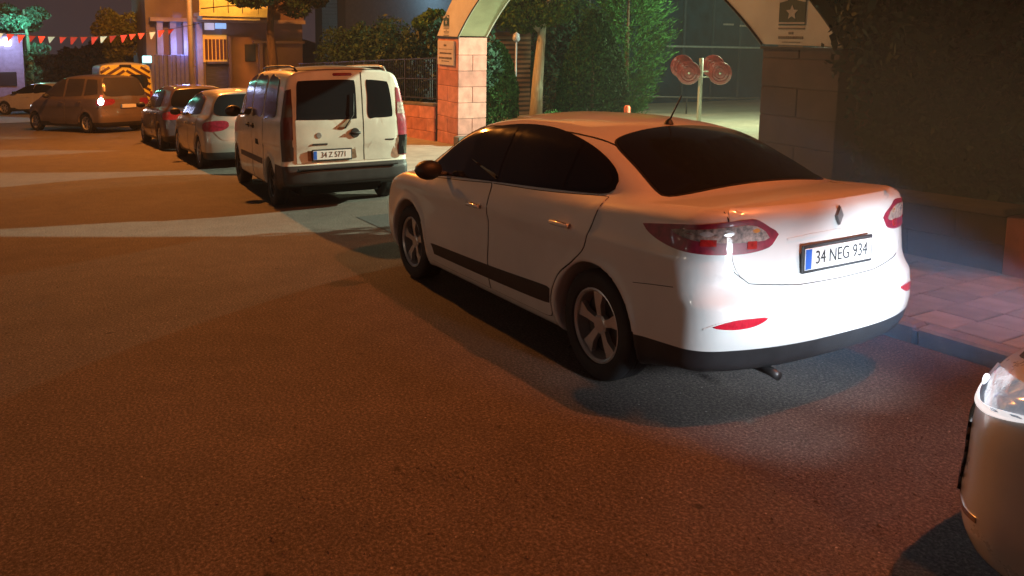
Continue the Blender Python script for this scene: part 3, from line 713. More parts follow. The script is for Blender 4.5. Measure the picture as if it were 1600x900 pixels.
patch('windscreen', F_v, 'T', [(1.80, 0), (1.78, .5), (1.86, .62), (2.25, .68), (2.5, .66), (2.58, .3), (2.6, 0), (2.58, -.3), (2.5, -.66), (2.25, -.68), (1.86, -.62), (1.78, -.5)], M['glass'], van, .006)
pc, pn = surf(F_v, 'B', .17, .70)
patch('plate_recess', F_v, 'B', [(.53, .77, 'c'), (-.10, .77, 'c'), (-.12, .635, 'c'), (.0, .625), (.53, .625, 'c')], simple('rusty_recess', (.20, .12, .07), .8, var=.5, scale=14), van, .008)
plate(van, (pc[0] - .022, .215, .695), -1, '34 Z 5771', w=.50)
def on(F, mode, a, b, d=0.):
    q, g = surf(F, mode, a, b); return Vector(q) + Vector(g) * d
hq = on(F_v, 'B', -.10, .955, .012)
hh = MB().lathe([(.0001, -.012), (.055, -.012), (.062, 0), (.055, .012)], 18, 'x', (0, 0, 0)).box((-.015, 0, 0), (.03, .15, .035), .012)
smooth_by_angle(hh.obj('rear_door_handle', M['black_plastic'], van, Matrix.Translation(hq)), 50)
wq = on(F_v, 'B', .03, 1.02, .012)
MB().tube([wq, wq + Vector((-.03, -.02, .05)), on(F_v, 'B', -.085, 1.18, .03), on(F_v, 'B', -.10, 1.45, .028)], [.012, .009, .007, .005], 8).obj('rear_wiper', M['black_plastic'], van, smooth=True)
patch('wiper_stain', F_v, 'B', [(.14, 1.0), (.02, 1.02), (-.05, 1.1), (.0, 1.13), (.08, 1.07)], simple('grime', (.24, .18, .12), .85, var=.4, scale=20), van, .0068, .002, 30, 3)
blq = on(F_v, 'B', .03, 1.69, .004)
smooth_by_angle(MB().box((0, 0, 0), (.03, .26, .04), .012).obj('brake_light', M['red_lens'], van, Matrix.Translation(blq)), 50)
eq = on(F_v, 'B', .38, .94, .006)
MB().lathe([(.0001, -.006), (.034, -.006), (.038, 0), (.034, .004), (.030, -.001)], 18, 'x').obj('badge', M['grey_badge'], van, Matrix.Translation(eq))
MB().box((on(F_v, 'B', .37, .83, .008).x, .37, .83), (.006, .20, .022), .002).obj('model_name_bar', M['dark_metal'], van)
MB().box((on(F_v, 'B', -.58, .85, .008).x, -.58, .85), (.006, .13, .018), .002).obj('model_name_bar', M['dark_metal'], van)
patch('rust_patch', F_v, 'B', [(-.60, .62), (-.72, .62), (-.73, .84), (-.69, .86), (-.66, .78), (-.62, .72)], simple('bare_primer', (.26, .14, .09), .8, var=.4, scale=18), van, .0075, .002, 30, 3)
for s in (1, -1):
    pts = [on(F_v, 'T', x, s * .60, z) for x, z in ((-.62, -.01), (-.50, .045), (-.3, .055), (.5, .055), (1.2, .055), (1.42, .045), (1.55, -.01))]
    MB().tube(pts, [.015, .014, .013, .013, .013, .014, .015], 10).obj('roof_rail', M['dark_metal'] if s > 0 else M['van_white'], van, smooth=True)
MB().box((-.845, 0, .535), (.03, 1.35, .02), .006).obj('bumper_step', M['dark_metal'], van)

# ------------------------------------------------------------------ generic hatchback bodies farther along the kerb
def hatch(name, label, cat, group, mat_paint, m, L=(-.78, 3.30), wb=2.5, Hh=1.47, Wd=.86, res=.03, glassm=None, belt=.93, tall=0., detail=True, **kw):
    r, f = L
    sp = dict(name=name, label=label, cat=cat, group=group, matrix=m, paint=mat_paint, rear_x=r, front_x=f, height=Hh, res=res,
        wheelbase=wb, track=2 * Wd - .21, wheel_w=.19, wheel_r=.305, arch_r=.34, rim_r=.20, spokes=7, detail=detail,
        low_top=[(r - .1, belt + .09), (0, belt + .08), (1.2, belt + .05), (f - 1.1, belt + .03), (f - .7, belt - .06), (f - .3, belt - .18), (f + .1, belt - .36)],
        width=[(r - .1, Wd - .07), (-.3, Wd - .01), (.5, Wd), (wb - .4, Wd), (wb + .2, Wd - .03), (f + .1, Wd - .14)],
        section=[(.1, -.10), (.25, -.03), (.45, 0), (.75, 0), (belt, -.02), (belt + .1, -.06), (belt + .2, -.12)],
        rear=[(.1, r + .16), (.3, r + .03), (.5, r), (.62, r + .02), (.9, r + .05), (belt + .12, r + .08), (Hh - .2, r + .26), (Hh - .05, r + .36), (Hh + .1, r + .5)],
        front=[(.1, f - .2), (.3, f - .03), (.5, f), (.7, f - .06), (.9, f - .25), (1.1, f - .5)],
        gh_top=[(r - .1, Hh - .10), (0, Hh - .02), (.6, Hh), (1.1, Hh - .015), (1.5, Hh - .1), (1.9, Hh - .27), (f - .95, belt + .03), (f - .6, .6)],
        gh_w=[(.6, Wd), (belt, Wd - .03), (belt + .15, Wd - .09), (Hh - .15, Wd - .22), (Hh - .03, Wd - .30), (Hh + .05, Wd - .4)],
        gh_mid=.8, glass_bow=.1, rear_bow=.15, rear_pow=3, front_bow=.34, gh_taper=(.08, .05), high_rear=True,
        doors=[[(1.95, belt, 'c'), (1.95, .5), (1.85, .28), (1.05, .27, 'c'), (1.03, belt + .02, 'c')], [(1.01, belt + .02, 'c'), (1.01, .27, 'c'), (.42, .28), (.38, .5), (.2, .66), (.1, belt + .04, 'c')]],
        handles=[(1.22, belt - .12), (.3, belt - .10)],
        side_windows=[[(2.0, belt + .05), (1.75, belt + .22), (1.45, Hh - .15), (1.1, Hh - .11), (1.07, belt + .25), (1.07, belt + .06)],
                      [(1.0, Hh - .11), (1.0, belt + .06), (.6, belt + .07), (.2, belt + .09), (.12, belt + .14), (.22, Hh - .18), (.55, Hh - .12)]],
        glass=glassm or M['glass'], mirror=(1.85, Wd - .01, belt + .06),
        corner=[('tail_light', r + .55, .30, [(112, belt - .10), (128, belt - .03), (150, belt - .01), (164, belt - .03), (166, belt - .12), (150, belt - .2), (120, belt - .2)], kw.get('lamp', M['red_lens']), [])],
        rear_patch=[('tailgate', [(Wd - .22, belt + .05), (Wd - .27, .60), (.3, .56), (-.3, .56), (-(Wd - .27), .60), (-(Wd - .22), belt + .05)], mat_paint)],
        rear_patch2=[('rear_window', [(Wd - .24, belt + .10), (Wd - .32, Hh - .16), (.3, Hh - .11), (-.3, Hh - .11), (-(Wd - .32), Hh - .16), (-(Wd - .24), belt + .10), (0, belt + .07)], glassm or M['glass'])])
    for k in ('rim_r', 'wheel_r', 'arch_r', 'spokes', 'rim_mat', 'low_top', 'front', 'corner', 'front_bow', 'width', 'section', 'gh_top', 'doors', 'side_windows', 'handles', 'rear', 'rear_patch', 'rear_patch2', 'mirror', 'mirror_mat', 'front_pow', 'edge', 'rim_mat', 'gh_w', 'glass_bow', 'wheel_w', 'crown'):
        if k in kw: sp[k] = kw[k]
    root, F = build_vehicle(sp)
    patch('windscreen', F, 'T', [(1.42, 0), (1.45, Wd - .34), (1.85, Wd - .22), (f - 1.12, Wd - .24), (f - 1.02, 0), (f - 1.12, -(Wd - .24)), (1.85, -(Wd - .22)), (1.45, -(Wd - .34))] if kw.get('ws') is None else kw['ws'], glassm or M['glass'], root, .006)
    if not kw.get('no_trim'): split_off(root, 'lower_trim', M['black_plastic'], (0, 0, .33), (0, 0, 1), lambda c: True)
    return root, F
car2, F2 = hatch('parked_car', 'silver-grey hatchback parked just in front of the white van, its red left tail light showing', 'car', 'cars parked along the kerb', M['silver'],
    road_m(16.15, 3.30, 0, .02), Hh=1.50, Wd=.86)
pq = on(F2, 'B', 0, .72); plate(car2, (pq.x - .012, 0, .72), -1, '')
car3, F3 = hatch('parked_car', 'dark maroon hatchback parked farthest along the kerb, ahead of the silver-grey one', 'car', 'cars parked along the kerb', M['dark_paint'],
    road_m(20.75, 3.12, 0, .05), Hh=1.53, Wd=.86, lamp=M['red_bright'])
pq = on(F3, 'B', 0, .72); plate(car3, (pq.x - .012, 0, .72), -1, '')
mpv, F4 = hatch('people_carrier', 'bronze people carrier turning across the street with its left rear lamp glaring', 'car', None, M['bronze'],
    road_m(28.15, 1.75, 0, R_(30)), L=(-.85, 3.5), wb=2.72, Hh=1.80, Wd=.90, belt=1.06, glassm=M['glass_grey'], rim_r=.20,
    gh_top=[(-1, 1.70), (0, 1.78), (.8, 1.80), (1.3, 1.77), (1.7, 1.66), (2.2, 1.40), (2.75, 1.08), (3.1, .6)],
    side_windows=[[(2.40, 1.13, 'c'), (2.05, 1.38), (1.75, 1.56), (1.5, 1.64), (1.20, 1.66, 'c'), (1.18, 1.12, 'c')], [(1.08, 1.665, 'c'), (1.08, 1.12, 'c'), (.24, 1.14, 'c'), (.26, 1.66, 'c')], [(.14, 1.65, 'c'), (.14, 1.15, 'c'), (-.46, 1.2, 'c'), (-.36, 1.56), (-.25, 1.63)]],
    ws=[(1.75, 0), (1.78, .56), (2.3, .68), (2.6, .6), (2.68, 0), (2.6, -.6), (2.3, -.68), (1.78, -.56)])
pq = on(F4, 'B', 0, .82); plate(mpv, (pq.x - .012, 0, .82), -1, '')
q, g = surf(F4, ('C', -.30, .30), 128, .97)
smooth_by_angle(MB().lathe([(.0001, -.02), (.085, -.02), (.11, 0), (.0001, .04)], 16, 'x').obj('lit_rear_lamp', M['tail_on'], mpv, Matrix.Translation(Vector(q) + Vector(g) * .02)), 40)
MB().box(Vector(surf(F4, ('C', -.30, .30), 128, 1.12)[0]) + Vector((-.02, .02, 0)), (.05, .06, .08), .012).obj('brake_lamp', M['tail_red_on'], mpv)
q, g = surf(F4, ('C', 2.9, .35), 62, .78)
smooth_by_angle(MB().lathe([(.0001, -.03), (.045, -.02), (.055, 0), (.0001, .02)], 14, 'y').obj('lit_headlight', M['headlight_on'], mpv, Matrix.Translation(Vector(q))), 40)
far, F5 = hatch('distant_car', 'pale grey hatchback standing side-on at the far left end of the street', 'car', None, M['truck_paint'],
    road_m(42.0, .75, 0, R_(52)), Hh=1.46, Wd=.84, res=.045, detail=False)

# ------------------------------------------------------------------ chevron-backed service van
TR = dict(name='service_van', label='tall service van with yellow and dark red chevrons covering its back', cat='van', matrix=road_m(35.2, 2.62, 0, .04),
    paint=M['truck_paint'], rear_x=-1.0, front_x=4.3, height=2.3, res=.05, detail=False, wheelbase=3.2, track=1.72, wheel_r=.34, arch_r=.39, rim_r=.2, spokes=6,
    low_top=[(-1.2, 1.2), (2.6, 1.2), (3.3, 1.12), (3.8, 1.0), (4.4, .8)], width=[(-1.2, .97), (3, .97), (3.8, .93), (4.5, .85)], section=[(.1, -.08), (.3, -.01), (.5, 0), (1.1, 0), (1.4, -.03)],
    rear=[(.1, -.9), (.35, -1.0), (1.2, -.99), (1.9, -.96), (2.3, -.9)], front=[(.1, 4.1), (.5, 4.3), (.8, 4.2), (1.2, 3.9)],
    gh_top=[(-1.2, 2.22), (0, 2.28), (2.2, 2.26), (2.7, 2.05), (3.3, 1.45), (3.8, .9)], gh_w=[(.6, .97), (1.2, .965), (1.8, .93), (2.1, .88), (2.25, .8), (2.4, .7)],
    gh_mid=1.5, rear_bow=.04, rear_pow=5, front_bow=.3, gh_taper=(.01, .05), high_rear=True, rear_edge=.05, crown=.02,
    side_windows=[[(2.9, 1.3), (2.4, 1.85), (2.0, 1.9), (1.98, 1.25)]], mirror=(2.9, .95, 1.35), mirror_s=1.4)
truck, F6 = build_vehicle(TR)
M['hi_yellow'] = simple('retroreflective_yellow', (1, .82, .10), .35, var=.06)
M['hi_red'] = simple('retroreflective_red', (.07, .015, .012), .4, var=.1)
patch('rear_panel', F6, 'B', [(.90, .5, 'c'), (.90, 1.2), (.84, 2.12, 'c'), (0, 2.16), (-.84, 2.12, 'c'), (-.90, 1.2), (-.90, .5, 'c')], M['hi_yellow'], truck, .006, n=60, rings=5)
for s in (1, -1):
    for k in range(-3, 11):
        z0 = .34 + k * .235; pts = []
        a = (.02, z0 + .42); b = (.90, z0 - .16)
        if k >= 0: pass
        # clip the stripe to the panel
        L_ = [(y, a[1] + (b[1] - a[1]) * (y - a[0]) / (b[0] - a[0])) for y in np.linspace(.03, .86, 14)]
        L_ = [(y, z) for y, z in L_ if .55 < z < 2.08]
        if len(L_) > 2: strip('chevron_stripe', F6, 'B', [(s * y, z) for y, z in L_], .10, M['hi_red'], truck, .010)
for s in (1, -1):
    patch('rear_window', F6, 'B', [(s * .10, 1.28), (s * .72, 1.28), (s * .70, 1.72), (s * .10, 1.72)], M['glass'], truck, .014, n=24, rings=2)
    MB().box((-1.01, s * .88, .95), (.05, .09, .34), .01).obj('tail_light', M['red_bright'], truck)
MB().box((-.98, 0, 2.12), (.10, .42, .09), .02).obj('roof_beacon', M['black_plastic'], truck)

# ------------------------------------------------------------------ the car at the right edge, nose towards the sedan
fc, F7 = hatch('parked_car', 'silver car cut off at the right edge, only its front corner showing', 'car', 'cars parked along the kerb', M['grey_metallic'],
    road_m(-2.02, 3.36, 0, 0), L=(-.85, 3.62), wb=2.68, Hh=1.47, Wd=.90, res=.022, rim_r=.22, wheel_r=.325, arch_r=.36, belt=.95, no_trim=True, front_bow=.30, front_pow=2.6,
    low_top=[(-1, 1.03), (0, 1.02), (1.2, .99), (2.4, 1.0), (2.8, .955), (3.2, .895), (3.5, .81), (3.8, .60)],
    front=[(.1, 3.42), (.2, 3.56), (.32, 3.62), (.45, 3.60), (.6, 3.585), (.72, 3.54), (.85, 3.42), (1.0, 3.1)],
    width=[(-.95, .83), (-.3, .89), (.5, .90), (2.3, .90), (2.9, .90), (3.3, .895), (3.72, .87)])
for s in (1, -1):
    h0 = patch('headlight', F7, ('C', 2.9, s * .40), [(s * 4, .64), (s * 22, .655), (s * 45, .70), (s * 66, .76), (s * 84, .835), (s * 70, .84), (s * 45, .81), (s * 22, .775), (s * 5, .73)], M['lit_lens'], fc, .008, n=60, rings=5)
    patch('daytime_strip', F7, ('C', 2.9, s * .40), [(s * 6, .64), (s * 24, .655), (s * 46, .698), (s * 64, .748), (s * 62, .762), (s * 44, .715), (s * 24, .672), (s * 6, .657)], M['lit_strip'], h0, .012, n=50, rings=3)
    q, g = surf(F7, ('C', 2.9, s * .40), s * 18, .71)
    smooth_by_angle(MB().lathe([(.0001, -.02), (.018, -.02), (.022, 0), (.0001, .004)], 18, 'x').obj('projector_lamp', M['headlight_on'], fc, Matrix.Translation(Vector(q) + Vector(g) * .006)), 40)
    for k in range(6):
        strip('grille_slat', F7, ('C', 2.9, s * .40), [(s * 2, .58 - k * .045), (s * 29, .585 - k * .045)], .020, M['chrome'], fc, .012)
    patch('grille', F7, ('C', 2.9, s * .40), [(s * 1, .62), (s * 20, .62), (s * 24, .5), (s * 22, .33), (s * 1, .30)], M['gloss_black'], fc, .003, n=40, rings=4)
    strip('hood_gap', F7, 'T', [(3.44, s * .22), (3.38, s * .5), (3.22, s * .68), (2.9, s * .76), (2.4, s * .80)], .012, M['seam'], fc)
    strip('bumper_crease', F7, ('C', 2.9, s * .40), [(s * 28, .34), (s * 50, .36), (s * 80, .40)], .02, M['chrome'], fc)
    strip('bumper_joint', F7, 'L' if s > 0 else 'R', [(3.02, .60), (3.10, .74), (3.08, .80)], .006, M['seam'], fc)
# its dipped beams, one in each headlamp
for s in (1, -1):
    q, g = surf(F7, ('C', 2.9, s * .40), s * 10, .70)
    o = road_m(-2.02, 3.36) @ (Vector(q) + Vector((.05, 0, 0)))
    tgt = road_m(-2.02, 3.36) @ (Vector(q) + Vector((5, -1.1 if s > 0 else .0, -1.15 if s > 0 else -.6)))
    point_lamp('headlamp_beam', o, (.80, .90, 1), 115 if s > 0 else 220, .05, spot=68, target=tgt, blend=1.)

# ================================================================== the setting
def sheet(name, s0, s1, n0, n1, h, mat, nx=1, ny=1, kind='structure', parent=None):
    V = [tuple(P(s0 + (s1 - s0) * i / nx, n0 + (n1 - n0) * j / ny, h)) for i in range(nx + 1) for j in range(ny + 1)]
    F_ = [(i * (ny + 1) + j, i * (ny + 1) + j + 1, (i + 1) * (ny + 1) + j + 1, (i + 1) * (ny + 1) + j) for i in range(nx) for j in range(ny)]
    m = road_m(0, 0); mi = m.inverted()
    return mesh_obj(name, [tuple(mi @ Vector(v)) for v in V], [f[::-1] for f in F_], mat, parent, False, m, kind)
sheet('ground', -60, 260, -120, 160, -.03, M['ground'])
sheet('road', -25, 60, -14, 4.80, 0, M['asphalt'])
sheet('road_patch', 7.9, 9.4, 3.25, 4.6, .004, M['patch'])
# pavement: bedding, pavers laid one by one where they can be told apart, kerb stones
KN = 4.80
pv = sheet('pavement', -25, 60, KN + .15, 7.99, SKY_H - .012, M['joint'])
RM = road_m(0, 0)
def block_mesh(name, d, bev, mat):
    me = bpy.data.meshes.new(name); b = MB().box((0, 0, 0), d, bev); me.from_pydata(b.v, [], b.f); me.materials.append(mat); return me
pm = [block_mesh('paver', (.288, .290, .05), .006, simple('concrete_paver_' + t, c, .8, var=.2, scale=3.5, bump=.35, bscale=70)) for t, c in (('grey', (.37, .37, .35)), ('pale', (.42, .42, .40)), ('dark', (.32, .32, .30)))]
cnt = 0
for i in range(0, 60):
    for j in range(10):
        s = 1.2 + .30 * i; n = KN + .15 + .15 + .30 * j
        if n > 7.85: continue
        if s > 12.6 or (4.9 < s < 6.4): continue
        o = link('paver', pm[rng.choice([0, 0, 1, 2])], pv, RM @ Matrix.Translation((s, -n, SKY_H - .025 + rng.uniform(-.003, .003))) @ Matrix.Rotation(rng.uniform(-.006, .006), 4, 'Z'))
        o.parent = pv; o.matrix_parent_inverse = pv.matrix_world.inverted(); o.matrix_world = RM @ Matrix.Translation((s, -n, SKY_H - .025 + rng.uniform(-.003, .003)))
        cnt += 1
sheet('pavement_far', 12.75, 60, KN + .151, 7.99, SKY_H - .004, M['pavement'])
sheet('pavement_near', -25, 1.04, KN + .151, 7.99, SKY_H - .004, M['pavement'])
kerb = sheet('kerb', -25, 60, KN, KN + .15, SKY_H - .03, M['kerb'])
km = block_mesh('kerb_stone', (.985, .148, .26), .018, M['kerb'])
for i in range(-3, 28):
    o = link('kerb_stone', km, kerb); o.matrix_parent_inverse = kerb.matrix_world.inverted()
    o.matrix_world = RM @ Matrix.Translation((i + .5, -(KN + .075), SKY_H - .128 + rng.uniform(-.004, .004)))
sheet('park_floor', -25, 70, 8.0, 45, SKY_H - .002, M['park_floor'])

# ------------------------------------------------------------------ gate: two stone pillars carrying a flat arch
GZ = 2.31
gate = empty('park_gate', up_m(11.78, 8.0), 'stone-pillared park gateway whose broad pale arch with emblems rises out of the picture', 'gate')
def gz(x): return -math.tan(SLOPE) * x
def stone(parent, x0, x1, y0, y1, z0, z1, mat, name='stone_block'):
    g = .007; d = rng.uniform(0, .004)
    b = MB().box(((x0 + x1) / 2, (y0 + y1) / 2, (z0 + z1) / 2), (x1 - x0 - g, y1 - y0 - g + d, z1 - z0 - g), .010)
    return b.obj(name, mat, parent)
def stone_mat():
    return M['stones'][rng.choice(len(M['stones']))]
M['stones'] = [simple('pink_stone_' + t, c, .78, var=.26, scale=4.5, bump=.4, bscale=55) for t, c in (('a', (.50, .215, .175)), ('b', (.44, .18, .145)), ('c', (.54, .24, .195)))]
M['stones_d'] = [simple('shaded_stone_' + t, c, .8, var=.28, scale=3, bump=.4, bscale=55) for t, c in (('a', (.10, .075, .072)), ('b', (.085, .065, .062)))]  # darker stone copies; the shade under the trees is put into the colour
def pillar(xa, xb, ya, yb, zb, mats):
    core = MB().box(((xa + xb) / 2, (ya + yb) / 2, (zb + GZ) / 2 - .01), (xb - xa - .03, abs(yb - ya) - .03, GZ - zb - .02)).obj('pillar_core', M['joint'], gate)
    z = zb; k = 0; H_ = .36; top = GZ
    ym = (ya + yb) / 2; xm = (xa + xb) / 2
    while z < top - .08:
        z1 = min(z + H_, top - .0)
        if top - z1 < .12: z1 = top
        mt = lambda: mats[rng.choice(len(mats))]
        if k % 2: 
            stone(gate, xa, xm, ya, ym, z, z1, mt()); stone(gate, xm, xb, ya, ym, z, z1, mt()); stone(gate, xa, xm, ym, yb, z, z1, mt()); stone(gate, xm, xb, ym, yb, z, z1, mt())
        else: stone(gate, xa, xb - .0, ya, yb, z, z1, mt())
        z = z1; k += 1
pillar(4.42, 5.52, -.73, 0, gz(5) + .02, M['stones'])
pillar(-5.58, -4.40, -.73, 0, gz(-5) + .1, M['stones_d'])
MB().box((4.30, -.37, gz(4.3) + .16), (.26, .95, .32), .02).obj('plinth', M['coping'], gate)
def arc(cx, hc, R, x): return GZ + .012 + hc + math.sqrt(max(R * R - (x - cx)**2, 0))
# outline of the arch panel: inner and outer curve
ni = 40; inner = []; outer = []
for k in range(ni + 1):
    t = k / ni
    xi = -4.40 + 8.82 * t; inner.append((xi, arc(.0, -4.5, math.sqrt(4.42**2 + 4.5**2), xi)))
    xo = -5.60 + 11.12 * t; outer.append((xo, arc(-.04, -4.6, math.sqrt(5.57**2 + 4.6**2), xo)))
def arch_plate(y0, y1, name, mat, par, ins=0., outs=0.):
    I = [(x, z + ins) for x, z in inner]; O = [(x, z - outs) for x, z in outer]
    V = [(x, y0, z) for x, z in I] + [(x, y0, z) for x, z in O] + [(x, y1, z) for x, z in I] + [(x, y1, z) for x, z in O]
    n = ni + 1; F_ = []
    for k in range(ni):
        F_ += [(k, k + 1, n + k + 1, n + k), (2 * n + k, 3 * n + k, 3 * n + k + 1, 2 * n + k + 1), (k, 2 * n + k, 2 * n + k + 1, k + 1), (n + k, n + k + 1, 3 * n + k + 1, 3 * n + k)]
    F_ += [(0, n, 3 * n, 2 * n), (n - 1, 3 * n - 1, 4 * n - 1, 2 * n - 1)]
    return fix_normals(mesh_obj(name, V, F_, mat, par))
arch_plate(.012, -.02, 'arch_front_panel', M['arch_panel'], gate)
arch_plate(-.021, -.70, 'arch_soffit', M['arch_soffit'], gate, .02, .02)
arch_plate(-.701, -.73, 'arch_back_panel', M['arch_panel'], gate)
MB().tube([(x, .016, z - .006) for x, z in inner], .016, 6).obj('arch_edge_trim', M['dark_metal'], gate)
for a, b in ((4.40, 5.55), (-5.62, -4.38)):
    MB().box(((a + b) / 2, .004, GZ - .012), (b - a, .03, .035)).obj('joint_trim', M['dark_metal'], gate)
# emblem: dark green square with a pale peaked band and a small star figure, rules and caption under it
def emblem(x, z, s, par, main=None):
    e = MB().box((x, .016, z), (.36 * s, .008, .34 * s)).obj('emblem', M['logo_green'], par)
    b = MB(); y = .024
    w = .18 * s
    b.prism([(x - w, z + .08 * s), (x - .07 * s, z + .10 * s), (x, z + .175 * s), (x + .07 * s, z + .10 * s), (x + w, z + .08 * s), (x + w, z + .125 * s), (x + .09 * s, z + .145 * s), (x, z + .22 * s), (x - .09 * s, z + .145 * s), (x - w, z + .125 * s)], .016, y)
    st = []
    for k in range(10):
        r = (.085 if k % 2 == 0 else .04) * s; a = math.pi / 2 + k * math.pi / 5; st.append((x + r * math.cos(a), z - .03 * s + r * math.sin(a)))
    b.prism(st, .016, y)
    b.box((x, .018, z - .145 * s), (.36 * s, .012, .022 * s))
    fix_normals(b.obj('emblem_star_and_band', M['logo_pale'], e))
    c = MB().box((x, .016, z - .205 * s), (.36 * s, .006, .018 * s)).box((x, .016, z - .40 * s), (.34 * s, .006, .018 * s))
    for r_, (zz, ww, hh) in enumerate(((.255, .06, .028), (.305, .33, .032), (.355, .26, .012))):
        k = -ww / 2
        while k < ww / 2 - .008:
            l = rng.uniform(.010, .024); c.box((x + (k + l / 2) * s, .0145, z - zz * s), (l * s, .004, hh * s)); k += l + .008
    c.obj('emblem_caption', simple('faded_print', (.20, .19, .15), .7), e)
    return e
emblem(-4.86, GZ + .46, 1.12, gate)
emblem(5.02, GZ + .36, .80, gate)
# plaque on the left pillar
pl = MB().box((5.0, .024, GZ - .36), (.86, .04, .56), .008).obj('plaque', M['plaque'], gate)
tb = MB()
for zz, ww, hh in ((.17, .10, .05), (.085, .72, .012), (-.01, .62, .045), (-.12, .68, .05), (-.19, .40, .02)):
    k = -ww / 2
    while k < ww / 2 - .01:
        l = rng.uniform(.02, .07) if hh > .015 else ww; tb.box((5.0 + k + l / 2, .046, GZ - .36 + zz), (l, .004, hh * rng.uniform(.7, 1))); k += l + .015
tb.obj('plaque_print', M['print'], pl)

# ------------------------------------------------------------------ boundary wall to the left of the gate, with railing
wall = empty('boundary_wall', up_m(17.45, 8.0), 'low pink stone boundary wall with coping running left from the gate', 'wall')
LW = 13.0
def shear(x): return -math.tan(SLOPE) * x
core = MB(); core.add([(0, -.02, -.3), (LW, -.02, -.3 + shear(LW)), (LW, -.26, -.3 + shear(LW)), (0, -.26, -.3), (0, -.02, .93), (LW, -.02, .93 + shear(LW)), (LW, -.26, .93 + shear(LW)), (0, -.26, .93)],
    [(0, 1, 5, 4), (2, 3, 7, 6), (0, 4, 7, 3), (1, 2, 6, 5), (4, 5, 6, 7), (0, 3, 2, 1)])
fix_normals(core.obj('wall_core', M['joint'], wall))
for r_ in range(3):
    x = 0 if r_ % 2 else -.0; z = .03 + r_ * .31
    first = .45 if r_ % 2 else .9
    while x < LW:
        l = min(first, LW - x); first = .9
        if l < .1: break
        b = MB().box((0, 0, 0), (l - .008, .05, .302), .008).obj('stone_block', stone_mat(), wall, Matrix.Translation((x + l / 2, -.005, z + .15 + shear(x + l / 2))) @ Matrix.Rotation(SLOPE, 4, 'Y'))
        x += l
x = 0
while x < LW:
    MB().box((0, 0, 0), (.992, .34, .07), .012).obj('coping_stone', M['coping'], wall, Matrix.Translation((x + .5, -.14, .985 + shear(x + .5))) @ Matrix.Rotation(SLOPE, 4, 'Y')); x += 1
rail = empty('railing', up_m(17.6, 8.14), 'dark metal railing of thin upright bars standing on the stone boundary wall', 'railing')
for k in range(7):
    x = k * 2.0; MB().box((x, 0, 1.02 + shear(x) + .55), (.05, .05, 1.15)).obj('railing_post', M['dark_metal'], rail)
for z in (1.12, 1.60, 2.10):
    MB().add([(0, -.015, z), (12.2, -.015, z + shear(12.2)), (12.2, .015, z + shear(12.2)), (0, .015, z), (0, -.015, z + .03), (12.2, -.015, z + .03 + shear(12.2)), (12.2, .015, z + .03 + shear(12.2)), (0, .015, z + .03)],
        [(0, 1, 5, 4), (2, 3, 7, 6), (4, 5, 6, 7), (0, 3, 2, 1), (0, 4, 7, 3), (1, 2, 6, 5)]).obj('rail', M['dark_metal'], rail)
bar = block_mesh('bar', (.016, .016, 1.0), 0, M['dark_metal'])
for k in range(96):
    x = .06 + k * .125; link('bar', bar, rail, Matrix.Translation((x, 0, 1.60 + shear(x))))

# right-hand low wall with end pillar, in front of the hedge
rw = empty('low_wall', up_m(3.45, 6.62), 'low shade-toned stone wall with pale coping in front of the tall hedge on the right', 'wall')
for r_ in range(2):
    x = .0; first = .42 if r_ % 2 else .84
    while x < 4.6:
        l = min(first, 4.6 - x); first = .84
        if l < .1: break
        MB().box((0, 0, 0), (l - .008, .28, .23), .008).obj('stone_block', M['stones_d'][rng.choice(2)], rw, Matrix.Translation((x + l / 2, -.14, .12 + r_ * .235 + .11 + shear(x + l / 2))) @ Matrix.Rotation(SLOPE, 4, 'Y')); x += l
x = 0
for k in range(5):
    MB().box((0, 0, 0), (.915, .36, .06), .012).obj('coping_stone', M['coping'], rw, Matrix.Translation((.46 + k * .92, -.14, .62 + shear(.46 + k * .92))) @ Matrix.Rotation(SLOPE, 4, 'Y'))
ep = MB().box((-.11, -.14, .36), (.20, .34, .48), .01).obj('end_block', M['stones'][0], rw)
for k in range(5):
    MB().box((0, 0, 0), (.895, .30, .22), .01).obj('step_block', M['stones'][k % 3], rw, Matrix.Translation((-.68 - .9 * k, -.15, .21 + shear(-.68 - .9 * k))) @ Matrix.Rotation(SLOPE, 4, 'Y'))

# ------------------------------------------------------------------ foliage
def leaves(name, C_, size, mat, parent, aspect=.5, up=None):
    N = len(C_); C_ = np.asarray(C_)
    a = rng.normal(size=(N, 3)); 
    if up is not None: a = a * .55 + up
    a /= np.linalg.norm(a, axis=1)[:, None]; b = np.cross(a, rng.normal(size=(N, 3))); b /= np.linalg.norm(b, axis=1)[:, None]
    sz = (size * np.clip(rng.lognormal(-.1, .38, N), .4, 2.0))[:, None]
    V = np.stack([C_ - a * sz, C_ + b * sz * aspect, C_ + a * sz, C_ - b * sz * aspect], 1).reshape(-1, 3)
    return mesh_obj(name, V, np.arange(4 * N).reshape(-1, 4), mat, parent)
def blob_pts(blobs, N, skin=.35):
    """points near the surface of a cluster of ellipsoids (x, y, z, rx, ry, rz)"""
    w = np.array([b[3] * b[4] + b[4] * b[5] + b[3] * b[5] for b in blobs]); w /= w.sum(); out = []
    for b, k in zip(blobs, (w * N).astype(int) + 1):
        d = rng.normal(size=(k, 3)); d /= np.linalg.norm(d, axis=1)[:, None]
        r = 1 - skin * rng.uniform(0, 1, k)**1.5 + rng.normal(0, .04, k)
        out.append(np.array(b[:3]) + d * r[:, None] * np.array(b[3:]))
    return np.vstack(out)
